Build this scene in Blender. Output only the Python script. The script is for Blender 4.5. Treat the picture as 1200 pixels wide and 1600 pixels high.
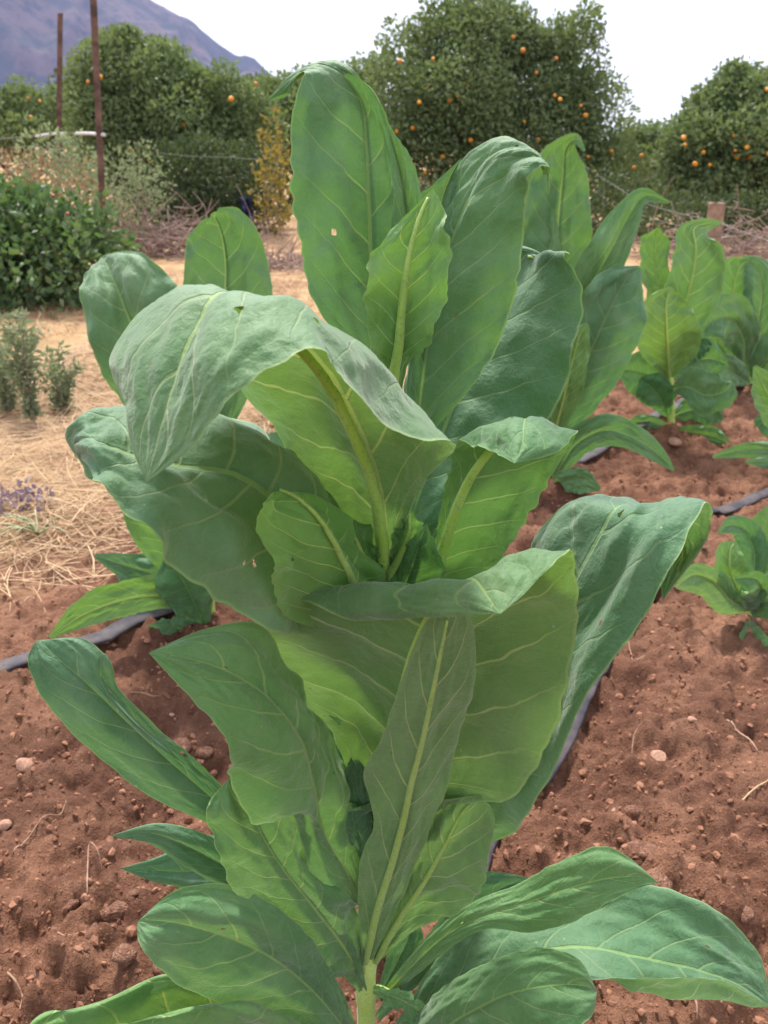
import bpy, math, random
import numpy as np
from mathutils import Vector, Matrix
random.seed(7)
RNG = np.random.default_rng(11)
R = math.radians
for o in list(bpy.data.objects):
    bpy.data.objects.remove(o)
SC = bpy.context.scene
COL = SC.collection

# ------------------------------------------------------------------ camera, sky, sun, exposure
CAM_H = 1.10
PITCH = R(22.4)
FPX = 1386.0                       # focal length in pixels of the 1200 x 1600 photograph
cam_data = bpy.data.cameras.new('camera')
cam = bpy.data.objects.new('camera', cam_data)
COL.objects.link(cam)
cam.location = (0, 0, CAM_H)
cam.rotation_euler = (R(90) - PITCH, 0, 0)
cam_data.sensor_fit = 'VERTICAL'
cam_data.sensor_height = 36.0
cam_data.lens = 36.0 * FPX / 1600.0
cam_data.clip_start = 0.02
cam_data.clip_end = 12000
cam_data.dof.use_dof = True
cam_data.dof.focus_distance = 0.86
cam_data.dof.aperture_fstop = 12.0
SC.camera = cam

SUN_EL, SUN_AZ = R(58), R(-16)      # azimuth measured from +Y (away from the camera) towards +X
world = bpy.data.worlds.new('World')
SC.world = world
world.use_nodes = True
wn, wl = world.node_tree.nodes, world.node_tree.links
wn.clear()
w_out = wn.new('ShaderNodeOutputWorld')
w_bg = wn.new('ShaderNodeBackground')
w_sky = wn.new('ShaderNodeTexSky')
w_sky.sky_type = 'NISHITA'
w_sky.sun_disc = False
w_sky.sun_elevation = SUN_EL
w_sky.sun_rotation = SUN_AZ
w_sky.dust_density = 4.0
w_mix = wn.new('ShaderNodeMix')
w_mix.data_type = 'RGBA'
w_mix.inputs[0].default_value = 0.86
w_mix.inputs[7].default_value = (9.6, 9.75, 10.1, 1)      # even thin cloud cover
wl.new(w_sky.outputs[0], w_mix.inputs[6])
wl.new(w_mix.outputs[2], w_bg.inputs[0])
w_bg.inputs[1].default_value = 0.066
wl.new(w_bg.outputs[0], w_out.inputs[0])

sun_data = bpy.data.lights.new('sun', 'SUN')
sun_data.energy = 3.0
sun_data.angle = R(10)
sun_data.color = (1.0, 0.95, 0.87)
sun = bpy.data.objects.new('sun', sun_data)
COL.objects.link(sun)
sdir = Vector((math.sin(SUN_AZ) * math.cos(SUN_EL), math.cos(SUN_AZ) * math.cos(SUN_EL), math.sin(SUN_EL)))
sun.rotation_euler = sdir.to_track_quat('Z', 'Y').to_euler()
sun.location = sdir * 20

SC.view_settings.view_transform = 'Standard'
SC.view_settings.look = 'None'
SC.view_settings.gamma = 1.0
SC.view_settings.use_curve_mapping = False
SC.view_settings.exposure = 1.50
SC.render.engine = 'CYCLES'
SC.cycles.use_denoising = True
SC.cycles.max_bounces = 8
SC.cycles.transparent_max_bounces = 8
SC.cycles.transmission_bounces = 6
SC.cycles.volume_bounces = 0

# ------------------------------------------------------------------ projection helpers
CP, SP = math.cos(PITCH), math.sin(PITCH)
def ray(px, py):
    dx, dy = (px - 600) / FPX, -(py - 800) / FPX
    return np.array([dx, CP + dy * SP, -SP + dy * CP])
def at(px, py, Y):
    d = ray(px, py)
    return np.array([0, 0, CAM_H]) + d * (Y / d[1])
def gnd(px, py, z=0.0):
    d = ray(px, py)
    return np.array([0, 0, CAM_H]) + d * ((z - CAM_H) / d[2])

# ------------------------------------------------------------------ numpy noise
def _hash(ix, iy, seed):
    h = (ix.astype(np.int64) * 374761393 + iy.astype(np.int64) * 668265263 + seed * 1442695041) & 0x7fffffff
    h = ((h ^ (h >> 13)) * 1274126177) & 0x7fffffff
    h = (h ^ (h >> 16)) & 0x7fffffff
    return (h % 100003) / 100003.0
def vnoise(x, y, seed=0):
    ix, iy = np.floor(x), np.floor(y)
    fx, fy = x - ix, y - iy
    fx, fy = fx * fx * fx * (fx * (fx * 6 - 15) + 10), fy * fy * fy * (fy * (fy * 6 - 15) + 10)
    a, b = _hash(ix, iy, seed), _hash(ix + 1, iy, seed)
    c, d = _hash(ix, iy + 1, seed), _hash(ix + 1, iy + 1, seed)
    return (a * (1 - fx) + b * fx) * (1 - fy) + (c * (1 - fx) + d * fx) * fy - 0.5
def fbm(x, y, octv=4, seed=0):
    s, a, f = 0, 1.0, 1.0
    for k in range(octv):
        s = s + a * vnoise(x * f + 17.3 * k, y * f - 9.1 * k, seed + k)
        a *= 0.5; f *= 2.03
    return s
def clods(x, y, cell, seed, fill=0.6):
    """bumps of irregular size scattered on a jittered grid"""
    gx, gy = np.floor(x / cell), np.floor(y / cell)
    best = np.zeros_like(x)
    for i in (-1, 0, 1):
        for j in (-1, 0, 1):
            cx, cy = gx + i, gy + j
            jx, jy = _hash(cx, cy, seed), _hash(cx, cy, seed + 5)
            rr = (0.18 + 0.5 * _hash(cx, cy, seed + 9)) * (_hash(cx, cy, seed + 13) < fill)
            dx, dy = (x / cell - cx - jx), (y / cell - cy - jy)
            ang = np.arctan2(dy, dx)
            ph = 6.28 * _hash(cx, cy, seed + 21)
            d = np.hypot(dx, dy) * (1 + 0.22 * np.sin(3 * ang + ph) + 0.12 * np.sin(5 * ang - ph))
            h = np.sqrt(np.clip(rr * rr - d * d, 0, None))
            best = np.maximum(best, 0.62 * np.minimum(h, rr * 0.7) + 0.25 * np.clip(rr - d, 0, None))
    return best * cell

# ------------------------------------------------------------------ object helpers
def tag(o, label=None, cat=None, group=None, kind=None):
    if label: o['label'] = label
    if cat: o['category'] = cat
    if group: o['group'] = group
    if kind: o['kind'] = kind
    return o
def empty(name, loc):
    o = bpy.data.objects.new(name, None)
    o.empty_display_size = 0.05
    COL.objects.link(o)
    o.location = tuple(loc)
    return o
def mesh_obj(name, verts, faces, mat, parent=None, smooth=True, uv=None, origin=None):
    verts = np.asarray(verts, dtype=np.float32)
    off = np.zeros(3)
    if parent is not None:
        p, off = parent, np.zeros(3)
        while p is not None:
            off = off + np.array(p.location); p = p.parent
        verts = verts - off.astype(np.float32)
    elif origin is not None:
        verts = verts - np.asarray(origin, dtype=np.float32)
    me = bpy.data.meshes.new(name)
    if isinstance(faces, np.ndarray):
        n, k = faces.shape
        me.vertices.add(len(verts)); me.vertices.foreach_set('co', verts.ravel())
        me.loops.add(n * k); me.loops.foreach_set('vertex_index', faces.astype(np.int32).ravel())
        me.polygons.add(n)
        me.polygons.foreach_set('loop_start', np.arange(0, n * k, k, dtype=np.int32))
        me.polygons.foreach_set('loop_total', np.full(n, k, dtype=np.int32))
        me.update(calc_edges=True)
    else:
        me.from_pydata([tuple(map(float, v)) for v in verts], [], faces)
    if uv is not None:
        lay = me.uv_layers.new(name='UVMap')
        li = np.empty(len(me.loops), dtype=np.int32)
        me.loops.foreach_get('vertex_index', li)
        lay.data.foreach_set('uv', uv[li].astype(np.float32).ravel())
    me.polygons.foreach_set('use_smooth', np.full(len(me.polygons), smooth))
    me.materials.append(mat)
    o = bpy.data.objects.new(name, me)
    COL.objects.link(o)
    if parent is not None:
        o.parent = parent
    elif origin is not None:
        o.location = tuple(origin)
    return o
def tube_data(pts, radii, sides=8, flat=1.0, twist=0.0, caps=True):
    pts = np.asarray(pts, float); n = len(pts)
    radii = np.full(n, radii) if np.isscalar(radii) else np.asarray(radii, float)
    tan = np.gradient(pts, axis=0)
    tan /= np.linalg.norm(tan, axis=1)[:, None] + 1e-12
    ref = np.array([0, 0, 1.0]) if abs(tan[0][2]) < 0.9 else np.array([1.0, 0, 0])
    V, F = [], []
    a = np.cross(tan[0], ref); a /= np.linalg.norm(a)
    for i in range(n):
        a = a - tan[i] * np.dot(a, tan[i]); a /= np.linalg.norm(a) + 1e-12
        b = np.cross(a, tan[i])
        for k in range(sides):
            t = 2 * math.pi * k / sides + twist
            V.append(pts[i] + radii[i] * (math.cos(t) * a + math.sin(t) * flat * b))
    for i in range(n - 1):
        for k in range(sides):
            k2 = (k + 1) % sides
            F.append((i * sides + k, i * sides + k2, (i + 1) * sides + k2, (i + 1) * sides + k))
    if caps:
        F.append(tuple(range(sides))[::-1]); F.append(tuple((n - 1) * sides + k for k in range(sides)))
    return V, F
def spline(P, n):
    P = np.asarray(P, float)
    d = np.concatenate([[0], np.cumsum(np.linalg.norm(np.diff(P, axis=0), axis=1) + 1e-9)])
    return crom(d / d[-1], P, np.linspace(0, 1, n))
def crom(k, P, q):
    """cubic Hermite through P at knots k, evaluated at q (finite-difference tangents)"""
    k = np.asarray(k, float); P = np.asarray(P, float)
    n = len(k)
    m = np.empty_like(P)
    s = (P[1:] - P[:-1]) / (k[1:] - k[:-1]).reshape((-1,) + (1,) * (P.ndim - 1))
    m[0], m[-1] = s[0], s[-1]
    for i in range(1, n - 1):
        h0, h1 = k[i] - k[i - 1], k[i + 1] - k[i]
        m[i] = (s[i - 1] * h1 + s[i] * h0) / (h0 + h1)
    i = np.clip(np.searchsorted(k, q, side='right') - 1, 0, n - 2)
    sh = (-1,) + (1,) * (P.ndim - 1)
    h = (k[i + 1] - k[i]).reshape(sh)
    t = ((q - k[i]).reshape(sh)) / h
    return ((2 * t**3 - 3 * t**2 + 1) * P[i] + (t**3 - 2 * t**2 + t) * h * m[i]
            + (-2 * t**3 + 3 * t**2) * P[i + 1] + (t**3 - t**2) * h * m[i + 1])
def join(parts):
    V, F, o = [], [], 0
    for v, f in parts:
        V.extend(v); F.extend(tuple(i + o for i in q) for q in f); o += len(v)
    return V, F

# ------------------------------------------------------------------ materials
class NT:
    def __init__(self, name):
        self.m = bpy.data.materials.new(name)
        self.m.use_nodes = True
        self.t = self.m.node_tree
        self.t.nodes.clear()
        self.out = self.t.nodes.new('ShaderNodeOutputMaterial')
    def n(self, typ, **kw):
        x = self.t.nodes.new(typ)
        for k, v in kw.items(): setattr(x, k, v)
        return x
    def set(self, sock, v):
        if hasattr(v, 'is_output') or isinstance(v, bpy.types.NodeSocket): self.t.links.new(v, sock)
        elif isinstance(v, (tuple, list)) and len(v) == 3 and sock.type == 'RGBA': sock.default_value = (*v, 1)
        else: sock.default_value = v
    def math(self, op, a, b=0.0, c=0.0, clamp=False):
        x = self.n('ShaderNodeMath', operation=op, use_clamp=clamp)
        self.set(x.inputs[0], a); self.set(x.inputs[1], b); self.set(x.inputs[2], c)
        return x.outputs[0]
    def mix(self, f, a, b, blend='MIX'):
        x = self.n('ShaderNodeMix', data_type='RGBA', blend_type=blend)
        self.set(x.inputs[0], f); self.set(x.inputs[6], a); self.set(x.inputs[7], b)
        return x.outputs[2]
    def smooth(self, v, lo, hi, a=0.0, b=1.0):
        x = self.n('ShaderNodeMapRange', interpolation_type='SMOOTHSTEP')
        self.set(x.inputs[0], v); self.set(x.inputs[1], lo); self.set(x.inputs[2], hi)
        self.set(x.inputs[3], a); self.set(x.inputs[4], b)
        return x.outputs[0]
    def noise(self, vec, scale, detail=3.0, rough=0.55, dist=0.0):
        x = self.n('ShaderNodeTexNoise')
        if vec is not None: self.set(x.inputs['Vector'], vec)
        x.inputs['Scale'].default_value = scale; x.inputs['Detail'].default_value = detail
        x.inputs['Roughness'].default_value = rough; x.inputs['Distortion'].default_value = dist
        return x.outputs[0]
    def voro(self, vec, scale, feature='DISTANCE_TO_EDGE', out='Distance'):
        x = self.n('ShaderNodeTexVoronoi', feature=feature)
        if vec is not None: self.set(x.inputs['Vector'], vec)
        x.inputs['Scale'].default_value = scale
        return x.outputs[out]
    def bump(self, h, strength=0.3, dist=0.002, normal=None):
        x = self.n('ShaderNodeBump')
        x.inputs['Strength'].default_value = strength; x.inputs['Distance'].default_value = dist
        self.set(x.inputs['Height'], h)
        if normal is not None: self.set(x.inputs['Normal'], normal)
        return x.outputs[0]
    def principled(self, col, rough=0.6, spec=0.5, normal=None, sheen=0.0, **kw):
        x = self.n('ShaderNodeBsdfPrincipled')
        self.set(x.inputs['Base Color'], col); self.set(x.inputs['Roughness'], rough)
        self.set(x.inputs['Specular IOR Level'], spec)
        if normal is not None: self.set(x.inputs['Normal'], normal)
        if sheen:
            x.inputs['Sheen Weight'].default_value = sheen; x.inputs['Sheen Roughness'].default_value = 0.45
        for k, v in kw.items(): self.set(x.inputs[k], v)
        return x.outputs[0]
    def mixsh(self, f, a, b):
        x = self.n('ShaderNodeMixShader')
        self.set(x.inputs[0], f); self.set(x.inputs[1], a); self.set(x.inputs[2], b)
        return x.outputs[0]
    def transl(self, col, normal=None):
        x = self.n('ShaderNodeBsdfTranslucent')
        self.set(x.inputs[0], col)
        if normal is not None: self.set(x.inputs[1], normal)
        return x.outputs[0]
    def done(self, sh):
        self.set(self.out.inputs[0], sh)
        return self.m

NVEIN, KVEIN = 9.0, 0.20
def tobacco_leaf_material():
    g = NT('tobacco_leaf')
    uvn = g.n('ShaderNodeUVMap'); uvn.uv_map = 'UVMap'
    sep = g.n('ShaderNodeSeparateXYZ'); g.set(sep.inputs[0], uvn.outputs[0])
    u, v = sep.outputs[0], sep.outputs[1]
    oi = g.n('ShaderNodeObjectInfo')
    tc = g.n('ShaderNodeTexCoord').outputs['Object']
    t = g.math('MULTIPLY_ADD', v, 2.0, -1.0)
    at_ = g.math('ABSOLUTE', t)
    side = g.math('GREATER_THAN', t, 0.0)
    wob = g.math('MULTIPLY', g.math('SUBTRACT', g.noise(tc, 22, 2), 0.5), 0.34)
    w = g.math('MULTIPLY', g.math('SUBTRACT', u, g.math('MULTIPLY', g.math('POWER', at_, 1.25), KVEIN)), NVEIN)
    w = g.math('ADD', g.math('ADD', w, g.math('MULTIPLY', side, 0.45)), g.math('MULTIPLY', wob, g.math('ADD', at_, 0.15)))
    fr = g.math('ABSOLUTE', g.math('SUBTRACT', g.math('FRACT', w), 0.5))        # 0.5 on a vein
    wid = g.math('MULTIPLY_ADD', at_, -0.026, 0.052)
    lat = g.smooth(g.math('SUBTRACT', 0.5, fr), g.math('MULTIPLY', wid, 0.35), wid, 1.0, 0.0)
    lat = g.math('MULTIPLY', lat, g.smooth(at_, 0.62, 0.98, 1.0, 0.12))
    lat = g.math('MULTIPLY', lat, g.smooth(g.noise(tc, 19, 2), 0.34, 0.52, 0.65, 1.0))
    mid = g.smooth(at_, g.math('MULTIPLY_ADD', u, -0.022, 0.030), g.math('MULTIPLY_ADD', u, -0.030, 0.050), 1.0, 0.0)
    base = g.smooth(u, 0.0, 0.16, 1.0, 0.0)
    mid = g.math('MAXIMUM', mid, g.math('MULTIPLY', base, g.smooth(at_, 0.1, 0.6, 0.7, 0.0)))
    warp = g.n('ShaderNodeMix', data_type='VECTOR'); 
    nz = g.n('ShaderNodeTexNoise'); g.set(nz.inputs['Vector'], tc); nz.inputs['Scale'].default_value = 60
    g.set(warp.inputs[0], 0.008); g.set(warp.inputs[4], tc); g.set(warp.inputs[5], nz.outputs['Color'])
    v1, v2 = g.voro(warp.outputs[1], 46), g.voro(warp.outputs[1], 150)
    net1 = g.smooth(v1, 0.0, 0.060, 1.0, 0.0)
    pil1 = g.smooth(v1, 0.0, 0.42, 1.0, 0.0)
    pil2 = g.smooth(v2, 0.0, 0.45, 1.0, 0.0)
    rim = g.smooth(at_, 0.972, 0.99)
    veins = g.math('MAXIMUM', lat, mid)
    # colours
    tint = oi.outputs['Color']
    mott = g.noise(tc, 14, 5, 0.6)
    fine = g.noise(tc, 640, 2, 0.7)
    up = g.mix(g.smooth(mott, 0.3, 0.7), (0.050, 0.140, 0.056), (0.080, 0.182, 0.084))
    up = g.mix(g.math('MULTIPLY', net1, 0.27), up, (0.13, 0.24, 0.11))
    up = g.mix(g.math('MULTIPLY', lat, 0.50), up, (0.20, 0.30, 0.12))
    up = g.mix(g.math('MULTIPLY', mid, g.smooth(u, 0.05, 0.75, 0.85, 0.45)), up, (0.27, 0.40, 0.11))
    up = g.mix(1.0, up, tint, 'MULTIPLY')
    un = g.mix(g.smooth(mott, 0.3, 0.7), (0.090, 0.205, 0.062), (0.130, 0.255, 0.092))
    un = g.mix(g.math('MULTIPLY', net1, 0.22), un, (0.22, 0.34, 0.13))
    un = g.mix(g.math('MULTIPLY', veins, 0.8), un, (0.34, 0.47, 0.17))
    un = g.mix(1.0, un, g.mix(0.6, tint, (1, 1, 1)), 'MULTIPLY')
    back = g.n('ShaderNodeNewGeometry').outputs['Backfacing']
    col = g.mix(back, up, un)
    spk = g.smooth(g.voro(tc, 75, 'F1'), 0.05, 0.11, 1.0, 0.0)
    spk = g.math('MULTIPLY', spk, g.smooth(g.noise(tc, 23, 1), 0.57, 0.64))
    col = g.mix(g.math('MULTIPLY', spk, 0.75), col, (0.36, 0.42, 0.18))
    brn = g.smooth(g.voro(tc, 21, 'F1'), 0.035, 0.065, 1.0, 0.0)
    brn = g.math('MULTIPLY', brn, g.smooth(g.noise(tc, 9, 1), 0.50, 0.56))
    col = g.mix(g.math('MULTIPLY', brn, 0.8), col, (0.10, 0.065, 0.025))
    dust = g.math('MULTIPLY', g.smooth(g.noise(tc, 7, 4, 0.65), 0.45, 0.75), g.math('SUBTRACT', 1.0, back))
    col = g.mix(g.math('MULTIPLY', dust, 0.22), col, (0.25, 0.28, 0.21))
    col = g.mix(g.math('MULTIPLY', rim, 0.7), col, (0.26, 0.36, 0.14))
    col = g.mix(g.math('MULTIPLY', g.smooth(fine, 0.38, 0.66), 0.22), col, (0.17, 0.27, 0.13))
    sgn = g.math('MULTIPLY_ADD', back, 2.0, -1.0)          # veins sink on the upper side, stand proud below
    hgt = g.math('ADD', g.math('MULTIPLY', veins, 0.9), g.math('ADD', g.math('MULTIPLY', pil1, 0.62), g.math('MULTIPLY', pil2, 0.26)))
    hgt = g.math('ADD', g.math('MULTIPLY', hgt, sgn), g.math('MULTIPLY', fine, 0.45))
    nrm = g.bump(hgt, 0.50, 0.0024)
    p = g.principled(col, 0.60, 0.32, nrm, sheen=0.34)
    tr = g.mix(veins, (0.165, 0.33, 0.060), (0.34, 0.46, 0.11))
    tr = g.mix(g.math('MULTIPLY', net1, 0.30), tr, (0.13, 0.25, 0.03))
    tr = g.mix(1.0, tr, tint, 'MULTIPLY')
    return g.done(g.mixsh(oi.outputs['Alpha'], p, g.transl(tr, nrm)))      # object alpha = share of light the blade lets through
M_LEAF = tobacco_leaf_material()

def stem_material():
    g = NT('tobacco_stem')
    tc = g.n('ShaderNodeTexCoord').outputs['Object']
    oi = g.n('ShaderNodeObjectInfo').outputs['Color']
    col = g.mix(g.smooth(g.noise(tc, 30, 4), 0.3, 0.7), (0.48, 0.64, 0.12), (0.58, 0.72, 0.22))
    col = g.mix(g.smooth(g.noise(tc, 300, 2), 0.5, 0.75), col, (0.33, 0.43, 0.19))
    col = g.mix(1.0, col, oi, 'MULTIPLY')
    n = g.bump(g.noise(tc, 220, 3), 0.3, 0.001)
    return g.done(g.mixsh(0.22, g.principled(col, 0.5, 0.4, n, sheen=0.3), g.transl((0.42, 0.52, 0.08))))
M_STEM = stem_material()

def simple_mat(name, a, b, scale=20, rough=0.8, spec=0.25, bump=0.3, bscale=None, bdist=0.003, detail=4):
    g = NT(name)
    tc = g.n('ShaderNodeTexCoord').outputs['Object']
    col = g.mix(g.smooth(g.noise(tc, scale, detail, 0.6), 0.3, 0.7), a, b)
    n = g.bump(g.noise(tc, bscale or scale * 5, 4), bump, bdist)
    return g.done(g.principled(col, rough, spec, n))
def foliage_mat(name, cols, trans, rough=0.55, spec=0.4, tw=0.25):
    g = NT(name)
    geo = g.n('ShaderNodeNewGeometry')
    ramp = g.n('ShaderNodeValToRGB')
    g.set(ramp.inputs[0], geo.outputs['Random Per Island'])
    el = ramp.color_ramp.elements
    while len(el) < len(cols): el.new(0.5)
    for i, c in enumerate(cols):
        el[i].position = i / (len(cols) - 1); el[i].color = (*c, 1)
    return g.done(g.mixsh(tw, g.principled(ramp.outputs[0], rough, spec), g.transl(trans)))

def ground_material():
    g = NT('field_ground')
    pos = g.n('ShaderNodeNewGeometry').outputs['Position']
    sep = g.n('ShaderNodeSeparateXYZ'); g.set(sep.inputs[0], pos)
    x, y = sep.outputs[0], sep.outputs[1]
    n1 = g.noise(pos, 1.7, 5, 0.6)
    n2 = g.noise(pos, 9, 5, 0.65)
    n3 = g.noise(pos, 70, 5, 0.7)
    n4 = g.noise(pos, 260, 3, 0.7)
    soil = g.mix(g.smooth(n2, 0.3, 0.72), (0.120, 0.053, 0.033), (0.270, 0.134, 0.083))
    soil = g.mix(g.math('MULTIPLY', g.smooth(n1, 0.45, 0.68), 0.55), soil, (0.35, 0.185, 0.118))
    soil = g.mix(g.math('MULTIPLY', g.smooth(n3, 0.5, 0.72), 0.5), soil, (0.39, 0.215, 0.140))
    soil = g.mix(g.math('MULTIPLY', g.smooth(n3, 0.5, 0.28), 0.38), soil, (0.105, 0.046, 0.030))
    soil = g.mix(g.math('MULTIPLY', g.smooth(g.noise(pos, 1.15, 4, 0.6), 0.54, 0.40), 0.7), soil, (0.090, 0.040, 0.027))
    soil = g.mix(g.math('MULTIPLY', g.smooth(n4, 0.5, 0.3), 0.4), soil, (0.09, 0.040, 0.028))
    grit = g.math('MULTIPLY', g.smooth(g.voro(pos, 95, 'F1'), 0.10, 0.16, 1.0, 0.0), g.smooth(g.noise(pos, 40, 1), 0.6, 0.68))
    soil = g.mix(g.math('MULTIPLY', grit, 0.7), soil, (0.48, 0.33, 0.24))
    dry = g.mix(g.smooth(n2, 0.3, 0.7), (0.34, 0.195, 0.100), (0.49, 0.335, 0.175))
    dry = g.mix(g.math('MULTIPLY', g.smooth(n3, 0.45, 0.7), 0.6), dry, (0.55, 0.40, 0.25))
    dry = g.mix(g.math('MULTIPLY', g.smooth(g.noise(pos, 0.45, 4), 0.5, 0.7), 0.5), dry, (0.17, 0.135, 0.055))
    dry = g.mix(g.math('MULTIPLY', g.smooth(g.noise(pos, 1.6, 5, 0.7), 0.46, 0.62), 0.75), dry, (0.22, 0.115, 0.066))
    d = g.math('SUBTRACT', y, g.math('MULTIPLY_ADD', x, 1.06, 3.45))
    d = g.math('ADD', d, g.math('MULTIPLY', g.math('SUBTRACT', n1, 0.5), 1.6))
    k = g.smooth(d, -0.35, 0.55)
    k = g.math('MAXIMUM', k, g.smooth(y, 4.6, 6.2))
    col = g.mix(k, soil, dry)
    h = g.math('ADD', g.math('MULTIPLY', n3, 1.0), g.math('MULTIPLY', n4, 0.45))
    return g.done(g.principled(col, 0.95, 0.12, g.bump(h, 0.95, 0.014)))
M_GROUND = ground_material()
M_CLOD = simple_mat('soil_clod', (0.20, 0.095, 0.064), (0.41, 0.225, 0.152), 3, 0.95, 0.1, 0.7, 6, 0.12)
M_CRUMB = simple_mat('soil_crumb', (0.135, 0.060, 0.038), (0.30, 0.150, 0.094), 30, 0.95, 0.1, 0.25, 400, 0.001)
M_STONE = simple_mat('pale_stone', (0.28, 0.15, 0.10), (0.42, 0.25, 0.175), 3, 0.85, 0.2, 0.4, 150, 0.003)
M_STRAW = foliage_mat('straw', [(0.22, 0.125, 0.07), (0.38, 0.24, 0.13), (0.54, 0.39, 0.23), (0.30, 0.18, 0.11)], (0.4, 0.27, 0.15), 0.7, 0.3, 0.12)
M_ROOT = simple_mat('dry_root', (0.22, 0.12, 0.08), (0.36, 0.23, 0.16), 40, 0.8, 0.2, 0.3)
M_TAPE = simple_mat('drip_tape', (0.022, 0.022, 0.032), (0.090, 0.074, 0.076), 16, 0.7, 0.3, 0.35, 60, 0.002)
M_RUST = simple_mat('rusty_steel', (0.060, 0.034, 0.028), (0.15, 0.088, 0.070), 9, 0.85, 0.3, 0.4)
M_WOOD = simple_mat('weathered_wood', (0.17, 0.105, 0.08), (0.30, 0.20, 0.15), 12, 0.9, 0.2, 0.6)
M_WIRE = simple_mat('galvanised_wire', (0.14, 0.135, 0.13), (0.22, 0.21, 0.20), 30, 0.5, 0.5, 0.1)
M_SLEEVE = simple_mat('white_sleeve', (0.42, 0.41, 0.42), (0.58, 0.57, 0.57), 20, 0.5, 0.4, 0.1)
M_TWIG = simple_mat('grey_twig', (0.19, 0.125, 0.105), (0.34, 0.25, 0.215), 9, 0.9, 0.2, 0.3)
M_BARK = simple_mat('citrus_bark', (0.06, 0.048, 0.038), (0.13, 0.10, 0.08), 12, 0.9, 0.2, 0.6)
M_CITRUS = foliage_mat('citrus_leaf', [(0.074, 0.118, 0.050), (0.108, 0.164, 0.068), (0.150, 0.205, 0.088), (0.205, 0.250, 0.115)], (0.21, 0.28, 0.07), 0.55, 0.3, 0.30)
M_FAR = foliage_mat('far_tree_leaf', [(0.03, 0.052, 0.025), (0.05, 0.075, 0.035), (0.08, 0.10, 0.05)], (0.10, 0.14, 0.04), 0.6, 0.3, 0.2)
M_BERRYLEAF = foliage_mat('bramble_leaf', [(0.050, 0.098, 0.040), (0.080, 0.145, 0.056), (0.12, 0.195, 0.080), (0.15, 0.15, 0.08)], (0.13, 0.24, 0.05), 0.5, 0.4, 0.28)
M_WEED = foliage_mat('weed_leaf', [(0.16, 0.20, 0.12), (0.22, 0.26, 0.16), (0.30, 0.31, 0.20)], (0.26, 0.33, 0.14), 0.7, 0.25, 0.35)
M_YELLOW = foliage_mat('yellow_leaf', [(0.24, 0.15, 0.03), (0.34, 0.235, 0.04), (0.16, 0.14, 0.045), (0.10, 0.10, 0.035)], (0.38, 0.28, 0.04), 0.6, 0.3, 0.3)
M_DRYLEAF = foliage_mat('dried_leaf', [(0.20, 0.12, 0.08), (0.30, 0.19, 0.12), (0.36, 0.25, 0.16), (0.14, 0.15, 0.07)], (0.3, 0.17, 0.08), 0.8, 0.2, 0.2)
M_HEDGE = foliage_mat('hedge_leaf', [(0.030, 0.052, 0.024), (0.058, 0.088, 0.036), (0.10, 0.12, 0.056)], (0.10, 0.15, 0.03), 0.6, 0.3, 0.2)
M_PURPLE = foliage_mat('wilted_flower', [(0.20, 0.14, 0.16), (0.32, 0.27, 0.30), (0.22, 0.16, 0.13)], (0.3, 0.2, 0.32), 0.7, 0.2, 0.2)
M_BLUE = simple_mat('blue_plastic', (0.012, 0.022, 0.07), (0.018, 0.035, 0.11), 10, 0.5, 0.4, 0.2)
M_RED = simple_mat('red_berry', (0.22, 0.035, 0.03), (0.34, 0.07, 0.05), 30, 0.45, 0.5, 0.4)
def orange_material():
    g = NT('orange_peel')
    tc = g.n('ShaderNodeTexCoord').outputs['Object']
    oi = g.n('ShaderNodeObjectInfo')
    col = g.mix(oi.outputs['Random'], (0.48, 0.15, 0.010), (0.78, 0.33, 0.025))
    n = g.bump(g.noise(tc, 300, 2), 0.2, 0.002)
    return g.done(g.principled(col, 0.45, 0.45, n))
M_ORANGE = orange_material()
def mountain_material():
    g = NT('mountain_scrub')
    pos = g.n('ShaderNodeNewGeometry').outputs['Position']
    n1 = g.noise(pos, 0.008, 6, 0.65)
    n2 = g.noise(pos, 0.03, 5, 0.7)
    c = g.mix(g.smooth(n1, 0.42, 0.58), (0.040, 0.048, 0.040), (0.115, 0.088, 0.075))
    c = g.mix(g.smooth(n2, 0.45, 0.65), c, (0.040, 0.045, 0.042))
    return g.done(g.principled(c, 1.0, 0.05))
M_MOUNT = mountain_material()

# ------------------------------------------------------------------ terrain
def soil_height(x, y, fine=True):
    # plant rows run diagonally away to the right; the bed is gently ridged and broken by tillage
    row = (y - 1.06 * x) / 1.457
    h = 0.022 * np.cos((row - 0.57) * 2 * math.pi / 1.28)
    h = h + 0.045 * fbm(x * 1.9 + 3, y * 1.9, 4, 3) - 0.075 * np.exp(-((x + 0.01) ** 2 + (y - 0.84) ** 2) / 0.045)
    bedmask = 1 / (1 + np.exp((y - (1.06 * x + 3.3)) * 4.5))
    bedmask = bedmask / (1 + np.exp((y - 5.0) * 3))
    if fine:
        lum = np.clip(0.5 + 1.6 * fbm(x * 1.4 + 8, y * 1.4 + 2, 3, 31), 0, 1)
        c = clods(x + 0.02 * vnoise(x * 14, y * 14, 2), y + 0.02 * vnoise(x * 14 + 5, y * 14, 4), 0.115, 41, 0.45) * 1.0 * lum
        c = np.maximum(c, clods(x, y, 0.055, 51, 0.55) * 0.80 * (0.35 + 0.65 * lum))
        c = c + clods(x, y, 0.026, 61, 0.6) * 0.75
        c = c + 0.045 * fbm(x * 11, y * 11, 4, 71) + 0.020 * fbm(x * 42, y * 42, 4, 81)
        h = h + c * (0.18 + 0.82 * bedmask)
    else:
        h = h + 0.012
    return h
def gz(x, y):
    return float(soil_height(np.array([x], float), np.array([y], float))[0])

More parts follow.
